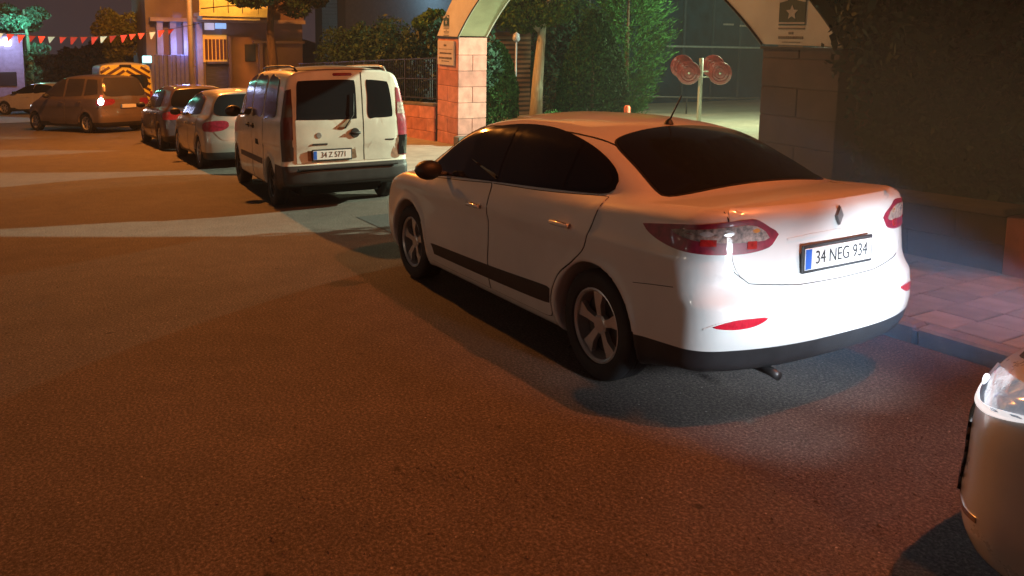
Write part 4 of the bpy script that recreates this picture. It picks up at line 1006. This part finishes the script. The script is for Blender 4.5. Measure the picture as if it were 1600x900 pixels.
def cluster(c, R, n, k=.45):
    out = []
    for i in range(int(n * 1.7)):
        d = rng.normal(size=3); d /= np.linalg.norm(d); r = rng.uniform(.3, 1.02)
        q = np.array(c) + d * np.array(R) * r; s = rng.uniform(.35, 1.15) * k
        out.append((*q, R[0] * s, R[1] * s, R[2] * s))
    return out
def tree(name, label, cat, m, trunk, crown_blobs, N, lsize, lmat, tmat, group=None, limbs=5, trunk_r=.14):
    root = empty(name, m, label, cat, group)
    top = trunk[-1]; mb = MB()
    mb.tube(trunk, list(np.linspace(trunk_r, trunk_r * .45, len(trunk))), 10)
    for i in range(limbs):
        b = crown_blobs[int(rng.randint(len(crown_blobs)))]; p0 = Vector(trunk[-2]).lerp(Vector(trunk[-1]), rng.uniform(0, 1)); p1 = Vector(b[:3])
        mid = p0.lerp(p1, .5) + Vector(rng.normal(0, .12, 3)); mb.tube([p0, mid, p1], [trunk_r * .42, trunk_r * .28, trunk_r * .1], 6)
    mb.obj('trunk', tmat, root, smooth=True)
    leaves('crown', blob_pts(crown_blobs, N), lsize, lmat, root)
    return root
L_dark = leafmat('dark_leaf', (.008, .024, .014), (.030, .080, .046), .6)
L_green = leafmat('green_leaf', (.030, .085, .022), (.085, .20, .05))
L_conifer = leafmat('conifer_leaf', (.014, .060, .014), (.042, .15, .032))
L_bright = leafmat('bright_leaf', (.10, .12, .03), (.30, .28, .08))
L_teal = leafmat('teal_leaf', (.05, .10, .08), (.15, .28, .22))
BARK = simple('bark', (.09, .065, .045), .9, var=.35, scale=12, bump=.6, bscale=30, stretch=(1, 1, .2))
PALEBARK = simple('pale_bark', (.50, .52, .44), .7, var=.3, scale=6, bump=.6, bscale=25, stretch=(6, 6, .4))
SOIL = M['ground']

# tall hedge on the right
hr = empty('hedge', up_m(3.4, 7.9), 'tall dark hedge filling the right side behind the low wall and right gate pillar', 'hedge')
bl = []
for i in range(80):
    bl.append((rng.uniform(-5.2, 2.75), -rng.uniform(-.15, 1.0), rng.uniform(.5, 3.9), rng.uniform(.5, .85), rng.uniform(.4, .7), rng.uniform(.5, .9)))
for i in range(26): bl.append((rng.uniform(2.3, 3.9), -rng.uniform(1.35, 1.9), rng.uniform(2.3, 4.9), rng.uniform(.5, .8), rng.uniform(.3, .5), rng.uniform(.5, .8)))
pts = np.vstack([blob_pts(bl, 85000, .3), np.stack([rng.uniform(-5.4, 2.7, 42000), -rng.uniform(.1, 1.0, 42000), rng.uniform(-.1, 4.4, 42000)], 1)])
pts = pts[~(((pts[:, 0] > 2.70) & (pts[:, 1] > -.95)) | ((np.hypot((pts[:, 0] - .55) / .36, (pts[:, 2] - .78) / .36) < 1)))]
leaves('foliage', pts, .052, L_dark, hr)
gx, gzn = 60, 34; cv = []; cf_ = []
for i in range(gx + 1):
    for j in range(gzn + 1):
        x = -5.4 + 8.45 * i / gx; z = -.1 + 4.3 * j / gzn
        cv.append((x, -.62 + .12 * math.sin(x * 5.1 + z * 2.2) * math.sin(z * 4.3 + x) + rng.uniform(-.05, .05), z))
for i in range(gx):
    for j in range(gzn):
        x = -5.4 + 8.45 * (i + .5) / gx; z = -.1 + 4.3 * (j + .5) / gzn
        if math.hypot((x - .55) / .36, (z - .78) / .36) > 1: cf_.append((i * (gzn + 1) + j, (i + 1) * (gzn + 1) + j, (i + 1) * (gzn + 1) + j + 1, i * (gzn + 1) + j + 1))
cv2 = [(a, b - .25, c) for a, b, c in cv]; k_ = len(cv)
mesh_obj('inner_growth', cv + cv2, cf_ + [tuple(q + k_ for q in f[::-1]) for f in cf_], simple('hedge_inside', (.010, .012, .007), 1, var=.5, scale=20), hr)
st = MB()
for i in range(26):
    x = rng.uniform(-5, 2); y = -rng.uniform(.3, 1.1); st.tube([(x, y - .5, shear(x)), (x + rng.normal(0, .1), y - .3, 1.2), (x + rng.normal(0, .25), y + rng.normal(0, .15), 3.0)], [.02, .015, .008], 6)
st.obj('stems', BARK, hr)
# overhanging leaves that reach in front of the arch foot
tr_ = tree('street_tree', 'dark leafy tree leaning over the right end of the gate arch', 'tree', up_m(5.2, 7.7), [(0, -1.0, 0), (.05, -1.0, 1.4), (.1, -.9, 2.6), (.15, -.7, 3.6)],
     cluster((.35, -.1, 3.6), (1.0, .9, 1.2), 9) + [(-.6 + rng.uniform(-2.2, 1.6), rng.uniform(-.6, 1.7), rng.uniform(4.4, 5.3), .7, .6, .35) for _q in range(44)], 52000, .085, L_dark, BARK, trunk_r=.06)  # high crown clusters added above view to shade the right pillar and wall

# hedge behind the left wall
hl = empty('hedge', up_m(23.0, 8.9), 'dark clipped hedge standing behind the railing left of the gate', 'hedge')
bl = [(rng.uniform(-5.3, 5.6), rng.uniform(-.6, .25), 0, rng.uniform(.6, 1.0), rng.uniform(.4, .6), rng.uniform(.6, .95)) for i in range(84)]
bl = [(x, y, shear(x) + rng.uniform(.4, 2.7), a, b, c) for x, y, _, a, b, c in bl]
leaves('foliage', blob_pts(bl, 56000, .35), .058, L_dark, hl)
MB().tube([(0, 0, -.1), (0, .05, 1.2), (.1, 0, 2)], [.07, .05, .02], 7).obj('stem', BARK, hl)
tree('park_tree', 'yellow-green leafy tree top just left of the gate arch', 'tree', up_m(19.5, 9.3), [(0, 0, -.1), (.05, 0, 1.3), (0, .1, 2.5), (.1, 0, 3.2)], cluster((0, 0, 3.15), (1.3, .8, .5), 8), 7000, .05, L_green, BARK)
tree('park_tree', 'brown dusky tree behind the hedge with its trunk left of the white van roof', 'tree', up_m(30.2, 7.3), [(0, 0, 0), (.05, 0, 2.0), (0, .1, 3.4), (.1, 0, 4.6)], cluster((0, -.6, 5.0), (2.4, 2.0, 1.1), 14), 14000, .09, L_dark, BARK, trunk_r=.22)

# clipped cone beside the gate pillar
cb = empty('conifer_bush', up_m(18.6, 10.3), 'cone-shaped clipped green bush directly right of the left gate pillar', 'bush')
N_ = 15000; t = rng.uniform(0, 1, N_)**.8; a = rng.uniform(0, 2 * math.pi, N_)
prof = .62 * np.sqrt(np.clip(1 - (t * 1.02)**2.2, 0, 1)) * (.80 + .2 * np.sin(t * 3)) + .03; r = prof * (1 - .22 * rng.uniform(0, 1, N_)**2) + .03 * np.sin(a * 7 + t * 20)
leaves('foliage', np.stack([r * np.cos(a), r * np.sin(a), .12 + t * 2.45], 1), .042, L_green, cb, .45, np.array([0, 0, .8]))
MB().tube([(0, 0, -.1), (0, 0, .4), (0, 0, 1.8)], [.06, .05, .02], 8).obj('trunk', BARK, cb)
# dark topiary column
tp = empty('topiary', up_m(17.3, 12.5), 'dark rounded topiary column rising behind the sedan roof inside the gate', 'bush')
N_ = 20000; t = rng.uniform(0, 1, N_); a = rng.uniform(0, 2 * math.pi, N_)
prof = 1.0 * np.clip(1 - t**2.2, 0, 1)**.7 * (.93 + .07 * np.sin(t * 4)) + .02; r = prof * (1 - .2 * rng.uniform(0, 1, N_)**2) + .025 * np.sin(a * 9 + t * 25)
leaves('foliage', np.stack([r * np.cos(a), r * np.sin(a), t * 3.35], 1), .042, leafmat('topiary_leaf', (.008, .030, .010), (.028, .085, .024)), tp, .45, np.array([0, 0, .6]))
MB().tube([(0, 0, -.1), (0, 0, .6), (0, 0, 2.2)], [.07, .05, .02], 8).obj('trunk', BARK, tp)
# feathery conifer with long sprays
cf = empty('conifer_tree', up_m(20.2, 15.9), 'bright green feathery conifer with upswept sprays, right of the dark topiary', 'tree')
sp_ = MB(); LP = []; LD = []
for i in range(900):
    z = rng.uniform(.25, 5.6); R1 = 1.65 * min(1, .35 + z / 3.2) * (1 - (z / 6.2)**2.5) * (.8 + .35 * rng.rand()); an = rng.uniform(0, 2 * math.pi)
    p0 = np.array([0, 0, z - .2]); d = np.array([math.cos(an), math.sin(an), .45 + .35 * rng.rand()])
    for q in np.linspace(.35, 1, 26):
        c = p0 + d * R1 * q + rng.normal(0, .035, 3) * (1.3 - q * .5); LP.append(c); LD.append(d)
LP = np.array(LP); LD = np.array(LD)
N_ = len(LP); a = LD + rng.normal(0, .45, (N_, 3)); a /= np.linalg.norm(a, axis=1)[:, None]; b = np.cross(a, rng.normal(size=(N_, 3))); b /= np.linalg.norm(b, axis=1)[:, None]
sz = rng.uniform(.06, .12, N_)[:, None]
V = np.stack([LP - a * sz * .6, LP + b * sz * .16, LP + a * sz, LP - b * sz * .16], 1).reshape(-1, 3)
mesh_obj('foliage', V, np.arange(4 * N_).reshape(-1, 4), L_conifer, cf)
MB().tube([(0, 0, -.1), (0, 0, 2), (0, 0, 4.4)], [.10, .07, .02], 8).obj('trunk', BARK, cf)
dc = empty('conifer_tree', up_m(27.0, 17.6), 'broad dark conifer behind the topiary, filling the arch between trunk and bright conifer', 'tree')
N_ = 24000; t = rng.uniform(0, 1, N_); a = rng.uniform(0, 2 * math.pi, N_); r = (1.9 * (1 - t**2.2) + .1) * (1 - .35 * rng.uniform(0, 1, N_)**1.5) * (1 + .18 * np.sin(a * 5 + t * 14))
leaves('foliage', np.stack([r * np.cos(a), r * np.sin(a), .2 + t * 6.6], 1), .09, L_dark, dc, .35, np.array([0, 0, .3]))
MB().tube([(0, 0, -.1), (0, 0, 2), (0, 0, 5)], [.14, .10, .02], 8).obj('trunk', BARK, dc)
# low shrubs behind the sedan
for (s_, n_, r_, lab) in ((16.5, 10.9, .42, 'small leafy shrub at the foot of the clipped cone bush'), (15.4, 10.6, .34, 'small leafy shrub between the cone bush and the dark topiary')):
    sh = empty('shrub', up_m(s_, n_), lab, 'shrub')
    leaves('foliage', blob_pts(cluster((0, 0, .45), (r_ * 1.3, r_, r_ * .9), 7, .6), 2600), .05, L_green, sh)
    MB().tube([(0, 0, 0), (0, 0, .4)], [.03, .02], 6).obj('stem', BARK, sh)
sh = empty('shrub', up_m(5.6, 10.9), 'green shrub lit by park light behind the hedge gap at the right edge', 'shrub')
leaves('foliage', blob_pts(cluster((0, 0, .65), (.7, .7, .5), 9, .5), 4500), .045, L_green, sh)
MB().tube([(0, 0, 0), (0, 0, .5)], [.03, .02], 6).obj('stem', BARK, sh)
# pale-trunked tree whose leaves catch the park light
tree('park_tree', 'tall tree with pale fluted trunk lit from above, between brown timber hut and topiary', 'tree', up_m(23.5, 14.6), [(0, 0, 0), (-.02, -.04, 1.4), (-.06, -.12, 2.8), (-.1, -.2, 4.0)],
     cluster((.2, .7, 4.0), (2.0, 1.7, .8), 12, .5), 9000, .06, L_green, PALEBARK, trunk_r=.24)
# timber hut with horizontal slats
hut = empty('timber_hut', up_m(26.0, 15.2), 'brown timber-slatted hut seen between the cone bush and the pale tree trunk', 'hut')
MB().box((0, .5, 1.5), (.3, 2.2, 3.4)).obj('hut_wall', simple('hut_wood', (.10, .06, .04), .8), hut)
slat = block_mesh('slat', (.05, 2.1, .10), .005, simple('slat_wood', (.22, .13, .08), .7, var=.3, scale=4, stretch=(1, .2, 6)))
for k in range(17): link('slat', slat, hut, Matrix.Translation((-.18, .5, .2 + k * .175)))

# ------------------------------------------------------------------ park equipment and fence
gm = empty('exercise_wheels', up_m(15.0, 14.15), 'outdoor exercise post with four red spinning discs, seen through the gateway', 'exercise equipment')
GP = simple('pale_green_paint', (.55, .62, .52), .4, var=.1)
RD = simple('red_disc', (.26, .035, .025), .35, var=.3, scale=10, coat=.5)
MB().tube([(0, 0, 0), (0, 0, 2.05)], .055, 16).obj('post', GP, gm, smooth=True)
for z, dy in ((1.72, .0), (1.58, .0)):
    MB().tube([(0, .62, z), (0, -.52, z)], .016, 8).obj('arm', GP, gm)
for x, y, z, tilt in ((-.22, .60, 1.70, .5), (.22, .42, 1.84, .35), (-.22, -.44, 1.68, -.45), (.22, -.62, 1.84, -.5)):
    d = MB().lathe([(.0001, .03), (.05, .035), (.15, .02), (.20, .0), (.235, -.01), (.24, -.03), (.225, -.035), (.0001, -.03)], 32, 'x')
    o = d.obj('disc', RD, gm, Matrix.Translation((x, y, z)) @ Matrix.Rotation(R_(146 if y > 0 else 136), 4, 'Z') @ Matrix.Diagonal((1.2, 1.2, 1.2, 1))); smooth_by_angle(o, 40)
    MB().lathe([(.0001, .055), (.022, .05), (.025, .03)], 12, 'x').obj('hub', GP, o)
    for k in range(2):
        MB().lathe([(.10 + .06 * k, .030 - .008 * k), (.112 + .06 * k, .036 - .008 * k), (.124 + .06 * k, .028 - .008 * k)], 28, 'x').obj('ring', simple('disc_ring', (.25, .03, .025), .5), o)
bo = empty('bollard', up_m(14.6, 11.55), 'short orange-red post rising behind the sedan roof', 'post')
smooth_by_angle(MB().tube([(0, 0, 0), (0, 0, .92), (0, 0, .96)], [.075, .075, .05], 16).obj('post', simple('orange_paint', (.62, .10, .03), .5), bo), 40)
MB().box((0, 0, .02), (.26, .26, .04), .01).obj('base_plate', M['dark_metal'], bo)
lr = empty('low_rail', up_m(21.5, 17.0), 'thin dark low rail crossing the pale park floor behind the exercise post', 'rail')
MB().tube([(3.2, .8, .78), (1.5, -2, .70), (.3, -5, .66), (-.5, -9, .64)], .035, 8).obj('rail_tube', M['dark_metal'], lr)
for q in ((3.2, .8, .78), (.9, -3.5, .68), (-.3, -8, .64)): MB().tube([(q[0], q[1], -.2), q], .03, 8).obj('rail_post', M['dark_metal'], lr)
fence = empty('sports_fence', up_m(30.0, 29.0), 'tall dark blue mesh fence with a pale top rail at the back of the park', 'fence')
NET = simple('dark_blue_net', (.012, .045, .075), .7, var=.5, scale=1.2)
MB().box((.15, 0, 2.5), (.05, 16, 6.2)).obj('net_screen', NET, fence)
for k in range(9):
    MB().tube([(0, 7.6 - k * 1.9, 0), (0, 7.6 - k * 1.9, 5.6)], .05 if k != 3 else .08, 8).obj('fence_post', simple('fence_post_paint', (.03, .07, .10), .5) if k == 0 else bpy.data.materials['fence_post_paint'], fence)
MB().tube([(-.05, 3.0, 2.88), (-.05, -7.6, 2.80)], .05, 8).obj('top_rail', simple('pale_rail', (.42, .56, .58), .5), fence)
MB().box((-.03, -1, 4.0), (.03, .7, .09)).box((-.03, -2.2, 3.95), (.03, .8, .09)).obj('reflector_strips', simple('strip_white', (.4, .45, .45), .5), fence)
vb = tag(mesh_obj('school_building', *(lambda b: (b.v, b.f))(MB().box((0, 0, 4), (6, 30, 9))), simple('night_wall', (.06, .08, .09), .9), None, False, up_m(48, 30)), 'dark building standing beyond the park fence', 'building')
plb = tag(mesh_obj('garden_lamp', *(lambda b: (b.v, b.f))(MB().tube([(0, 0, 0), (0, 0, 2.7)], .03, 8).lathe([(.0001, 2.98), (.10, 2.9), (.12, 2.75), (.07, 2.68), (.0001, 2.68)], 12, 'z')), simple('garden_lamp_glass', (.45, .55, .75), .3), None, True, up_m(21.5, 12.6)), 'small pale globe garden lamp just right of the gate pillar top', 'lamp')

# ------------------------------------------------------------------ street pole
pole = empty('street_lamp', road_m(26.5, 3.95), 'orange-lit steel lamp pole rising from the pavement behind the parked hatchbacks', 'street lamp')
pole.matrix_world = up_m(26.5, 5.15)
POLE = simple('pole_steel', (.45, .40, .34), .5, .3, var=.15)
MB().tube([(0, 1.25, 0), (0, 1.25, 4.5), (0, 1.25, 9.0)], [.085, .075, .055], 16).obj('pole', POLE, pole, smooth=True)
MB().tube([(0, 1.25, 8.9), (-1.6, 1.9, 9.5), (-3.4, 2.6, 9.7)], [.05, .045, .04], 10).obj('arm', POLE, pole, smooth=True)
MB().box((-3.7, 2.7, 9.66), (.7, .3, .14), .04).obj('lamp_head', M['dark_metal'], pole)
pole2 = empty('street_lamp', up_m(-.2, 7.2), 'lamp pole above the near pavement, outside the picture', 'street lamp')
MB().tube([(0, 0, 0), (0, 0, 8.2), (0, .2, 8.6), (0, 1.3, 8.75)], [.09, .06, .05, .04], 12).obj('pole', POLE, pole2, smooth=True)
MB().box((0, 1.6, 8.78), (.3, .7, .12), .04).obj('lamp_head', M['dark_metal'], pole2)

# ------------------------------------------------------------------ apartment building ahead, right of the street
S0 = 38.0
bld = empty('apartment_building', up_m(S0, 0), 'brown apartment building with a yellow-lit balcony and blue-lit columns, behind the lamp pole', 'building')
WB = simple('brown_render', (.30, .19, .13), .85, var=.2, scale=.8, bump=.2); WM = simple('mauve_render', (.30, .25, .27), .85, var=.2, scale=.8)
zo = P(S0, 0).z - P(S0, 0).z
def bb(name, u0, u1, v0, v1, d0, d1, mat, parent=None, bev=0.):
    """box on the facade: n from u0 to u1, height v0 to v1, from d0 to d1 in front (towards the street, negative s)"""
    return MB().box((-(d0 + d1) / 2, -(u0 + u1) / 2, (v0 + v1) / 2), (abs(d1 - d0), abs(u1 - u0), abs(v1 - v0)), bev).obj(name, mat, parent or bld)
bb('wall', 3.8, 6.912, -2.043, 9.92, 0, -6, WM)
bb('wall', 6.912+.01, 10.556, -2.043, 9.92, .0, -6.3, WB)
bb('wall', 6.912, 10.556, 4.062, 9.92, .05, .25, WB)
bb('cornice', 3.906, 10.503, 4.062, 4.228, .26, .75, simple('cornice_render', (.42, .33, .25), .8))
bb('cornice', 8.242, 10.556, 3.155, 3.265, .06, .35, WB)
for u in (242, 262, 282, 302): bb('column', (u * .0266 - 2.265), (u * .0266 - 2.265 + 9 * .0266), 0.845, 4.062, .06, .55, simple('column_render', (.35, .34, .42), .7) if u == 242 else bpy.data.materials['column_render'])
bb('shop_window', 6.087, 7.098, 2.302, 3.512, .0, .10, emit('shop_display', (1, .50, .08), .35))
for k in range(6): bb('display_figure', (317 * .0266 - 2.265 + k * .16), (321 * .0266 - 2.265 + k * .16), 2.412, 3.32, .11, .2, simple('figure_brown', (.16, .06, .03), .8) if k == 0 else bpy.data.materials['figure_brown'])
bb('sill', 6.194, 7.125, 2.247, 2.33, .1, .4, M['coping'])
bb('shutter', 6.194, 7.125, 1.12, 2.247, .0, .08, simple('blue_shutter', (.07, .08, .16), .6, stretch=(1, 1, 12), scale=3, var=.4))
bb('sign_light', 6.141, 6.54, 3.732, 4.035, .3, .4, emit('sign_lavender', (.75, .68, .85), .55))
bb('sign_light', 6.593, 7.045, 3.787, 4.035, .3, .4, emit('sign_blue', (.35, .60, 1), .8))
bb('window', 7.896, 8.375, 2.33, 3.1, .0, .07, M['glass_grey'])
bb('pilaster', 8.481, 8.641, 0.845, 3.155, .02, .3, WB)
bb('pilaster', 7.125, 7.231, 0.845, 3.457, .02, .4, WB)
BY = simple('balcony_panel', (.72, .62, .40), .6, var=.1)
bal = bb('balcony', 5.635, 8.614, 4.31, 4.447, .76, 2.2, BY)
k = 0
for u in (297, 319, 341, 363, 388):
    bb('balcony_panel', (u * .0266 - 2.265)+.02, ((u + (22 if u != 363 else 25)) * .0266 - 2.265)-.02, 4.447, 5.465, 2.1, 2.2, BY); k += 1
bb('balcony_slab', 5.795, 8.162, 4.172, 4.31, .76, 2.0, BY)
MB().tube([(-2.24, -5.715, 4.612), (-2.24, -6.779, 4.75), (-2.24, -7.843, 4.832)], .02, 6).obj('cable', M['dark_metal'], bld)
# corrugated blue hoarding and green pharmacy-like light
hd = empty('hoarding', up_m(37.0, 0), 'blue corrugated hoarding low in front of the blue-lit columns', 'hoarding')
cor = MB(); 
for k in range(9): cor.box((0, -(4.066 + .17 * k), 2.0 - .25), (.06 + .05 * (k % 2), .16, 1.7), .02)
cor.obj('corrugated_sheet', simple('blue_sheet', (.16, .17, .30), .5), hd)
tag(mesh_obj('shop_sign', *(lambda b: (b.v, b.f))(MB().box((0, 0, 0), (.12, .36, .30), .03)), emit('cyan_sign', (.35, .95, 1), 2.2), None, False, Matrix.Translation((0, 0, 2.412)) @ up_m(37.2, 3.72)), 'small square cyan light above the service van', 'sign')
point_lamp('blue_shop_light', Matrix.Translation((0, 0, 2.907)) @ P(36.9, 5.156), (.25, .38, 1), 60, .2)
point_lamp('balcony_light', Matrix.Translation((0, 0, 4.832)) @ P(34.2, 6.779), (1, .45, .05), 190, .2)

# ------------------------------------------------------------------ far left: signed building, lit trees, wooded hill
lb = empty('corner_building', up_m(50, -3.0), 'pale building at the left edge carrying a bright white lit sign', 'building')
MB().box((2, 0, 1.9), (4, 4.0, 3.9)).obj('wall', simple('violet_render', (.36, .33, .46), .85), lb)
MB().box((-.05, -1.32, 3.55), (.10, .30, .42), .02).box((-.05, -.92, 3.5), (.10, .22, .28), .02).obj('lit_sign', emit('white_sign', (.80, .88, 1), 7), lb)
MB().box((-.03, -1.2, 1.6), (.06, .9, .75), .02).obj('window', M['glass_grey'], lb)
MB().box((-.03, 1.0, 1.6), (.06, .9, .75), .02).obj('window', M['glass_grey'], lb)
MB().box((1.9, 0, 3.92), (4.3, 4.3, .12)).obj('roof', M['coping'], lb)
point_lamp('white_sign_light', Matrix.Translation((0, 0, 3.4)) @ P(48.6, -1.6), (.55, .62, 1), 150, .3)
point_lamp('teal_tree_light', Matrix.Translation((0, 0, 4.6)) @ P(50.5, -.8), (.25, 1, .70), 200, .15)
tree('palm_like_tree', 'tall teal-lit tree with pale stem beside the lit sign at far left', 'tree', up_m(52, -.6), [(0, 0, 0), (0, .1, 2), (0, .2, 4), (0, .3, 5.4)], cluster((.4, 1.0, 4.9), (1.5, 1.5, .9), 12) + [(0, 0, 1.8, .5, .45, .6), (0, -.35, 3.2, .3, .5, .4), (0, .2, 2.8, .25, .25, .5)], 9000, .10, L_teal, simple('teal_bark', (.3, .42, .36), .8))
tree('roadside_tree', 'round-headed tree lit yellow from above, behind the service van', 'tree', up_m(42.0, 3.0), [(0, 0, 0), (0, 0, 1.4), (0, 0, 2.6), (0, 0, 3.5)], cluster((0, 0, 3.55), (1.1, 1.05, 1.1), 14, .5), 9000, .075, L_bright, BARK)
point_lamp('tree_lamp_light', Matrix.Translation((0, 0, 6.6)) @ P(41.0, 3.9), (1, .62, .12), 420, .2)
hill = mesh_obj('hill', *(lambda: (lambda X: ([tuple(P(78 + 26 * j / 6, -40 + 80 * i / 40, -1 + 5.5 * math.sin(j / 6 * 1.5) * (1 + .22 * math.sin(i * .6) + .1 * math.sin(i * 1.7)))) for j in range(7) for i in range(41)],
    [(j * 41 + i, j * 41 + i + 1, (j + 1) * 41 + i + 1, (j + 1) * 41 + i) for j in range(6) for i in range(40)]))(0))(), simple('hill_dusk', (.10, .08, .09), 1, var=.4, scale=.25), None, True, None, 'structure')
for i, (s_, n_, r_, lab) in enumerate(((64, 1.0, 1.6, 'dark rounded tree at the foot of the hill behind the people carrier'), (66, 4.2, 1.9, 'larger dark tree at the foot of the hill above the people carrier'), (60, -.8, 1.2, 'small dark tree behind the distant side-on hatchback'), (68, 7.6, 2.1, 'dark tree at the foot of the hill behind the service van'))):
    tree('hillside_tree', lab, 'tree', up_m(s_, n_), [(0, 0, -.5), (0, 0, .8), (0, 0, 1.6)], cluster((0, 0, 2.2), (r_ * 1.1, r_ * 1.1, r_ * .9), 10, .5), 3500, .16, leafmat('dusk_leaf_%d' % i, (.03, .025, .03), (.10, .08, .09)), BARK)
sheet('forecourt', 35.5, 44, -9, -.55, .010, simple('pale_forecourt', (.40, .40, .46), .7))
sheet('side_street', 60, 78, -30, 14, .004, M['asphalt'])

pb = empty('distant_building', up_m(46, 20.5), 'pale blue-lit building top showing above the hedge left of the arch', 'building')
MB().box((2, 1, 5.0), (3, 9, 12)).obj('wall', simple('pale_blue_render', (.45, .55, .60), .8, scale=.4), pb)
for k in range(4): MB().box((.46, 4.0 - k * 2.1, 4.6), (.06, .9, 1.1)).obj('window', M['glass_grey'], pb)
MB().box((.44, 1, 3.55), (.10, 9, .10)).obj('string_course', simple('blue_band', (.10, .2, .35), .6), pb)
point_lamp('distant_facade_light', Matrix.Translation((0, 0, 6.0)) @ P(43.5, 20.5), (.5, .8, 1), 220, .2)

# ------------------------------------------------------------------ bunting
bt = empty('bunting', up_m(24.0, 0), 'line of red and white pennants strung high across the far street', 'bunting')
zc = lambda n: 2.76 + .03 * n + .10 * ((n - .9) / 1.6)**2 
MB().tube([(0, -n, zc(n)) for n in np.linspace(-4, 3.9, 24)], .008, 5).obj('cord', M['dark_metal'], bt)
FR = simple('pennant_red', (.62, .04, .03), .7); FW = simple('pennant_white', (.6, .6, .55), .7)
k = 0
for n in np.arange(-3.8, 3.2, .235):
    n = n + rng.uniform(-.03, .03); z = zc(n); h_ = rng.uniform(.15, .22); dx = rng.uniform(-.09, .09)
    MB().add([(-.004, -(n - .085), z), (-.004, -(n + .085), z), (dx, -(n - rng.uniform(.02, .09)), z - h_), (.004, -(n - .085), z), (.004, -(n + .085), z), (dx + .004, -(n - .05), z - h_)],
        [(0, 1, 2), (5, 4, 3), (0, 3, 4, 1), (1, 4, 5, 2), (2, 5, 3, 0)]).obj('pennant', FW if k % 5 == 2 else FR, bt); k += 1

# ------------------------------------------------------------------ shopfronts across the street, left of the picture, whose added lamps give glints and fill on the paintwork
op = empty('shopfront_row', up_m(7.5, -12.0), 'row of dim shopfronts across the street on the left, beyond the picture edge', 'building')
MB().box((0, 3.0, 3.0), (20, 5, 6.5)).obj('wall', simple('shop_render', (.20, .15, .12), .85), op)
for k in range(6):
    MB().box((-8 + k * 3.2, .46, 1.5), (2.4, .1, 2.2)).obj('shop_window', M['glass_grey'], op)
# grit and loose chips along the worn gutter
gv_v = []; gv_f = []
for i in range(3800):
    n_ = rng.uniform(.6, 4.7); s_ = rng.uniform(.6, 3.2) if i < 3000 else rng.uniform(3, 12)
    if i >= 3000: n_ = rng.uniform(-2, 2.4)
    r = rng.uniform(.0025, .007) * (1.5 if rng.rand() < .05 else 1); c = Vector((s_, -n_, r * .4)); b = len(gv_v)
    for q in ((1, 0, 0), (-.2, 1, 0), (-1, -.1, 0), (.1, -1, 0), (0, .1, .8)): gv_v.append(tuple(c + Vector(q) * r * rng.uniform(.7, 1.2)))
    gv_f += [(b, b + 1, b + 4), (b + 1, b + 2, b + 4), (b + 2, b + 3, b + 4), (b + 3, b, b + 4)]
mesh_obj('gravel', gv_v, gv_f, simple('grit', (.13, .115, .10), .8, var=.6, scale=50), None, False, road_m(0, 0), 'stuff')

# ------------------------------------------------------------------ thin night haze
hm, ht, hb = nt('night_haze'); ht.nodes.remove(hb)
pvn = node(ht, 'ShaderNodeVolumePrincipled'); pvn.inputs['Density'].default_value = .0010; pvn.inputs['Color'].default_value = (.9, .92, .95, 1); pvn.inputs['Anisotropy'].default_value = .3
ht.links.new(pvn.outputs[0], ht.nodes['Material Output'].inputs['Volume'])
mesh_obj('haze', *(lambda b: (b.v, b.f))(MB().box((-20, 50, 1), (270, 330, 46))), hm, None, False, None, 'stuff')

# blue-tinted volume added as painted glare beside the sedan's right rear corner
mm_, mt_, mb_ = nt('glare_veil'); mt_.nodes.remove(mb_)
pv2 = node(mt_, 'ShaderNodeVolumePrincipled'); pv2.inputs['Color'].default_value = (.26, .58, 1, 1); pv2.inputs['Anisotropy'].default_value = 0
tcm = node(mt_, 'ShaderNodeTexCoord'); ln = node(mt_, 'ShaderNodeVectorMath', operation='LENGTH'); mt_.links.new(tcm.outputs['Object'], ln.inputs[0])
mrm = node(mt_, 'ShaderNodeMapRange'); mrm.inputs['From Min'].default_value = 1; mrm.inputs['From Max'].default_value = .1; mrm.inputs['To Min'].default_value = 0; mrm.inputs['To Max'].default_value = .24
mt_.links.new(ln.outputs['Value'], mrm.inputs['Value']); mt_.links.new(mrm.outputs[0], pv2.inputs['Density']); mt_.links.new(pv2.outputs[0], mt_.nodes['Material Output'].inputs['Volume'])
import bmesh
_bm = bmesh.new(); bmesh.ops.create_icosphere(_bm, subdivisions=3, radius=1); _me = bpy.data.meshes.new('glare_volume'); _bm.to_mesh(_me); _bm.free(); _me.materials.append(mm_)
link('glare_volume', _me, None, road_m(3.5, 5.1, .9) @ Matrix.Diagonal((2.7, 2.4, 1.9, 1)), 'stuff')
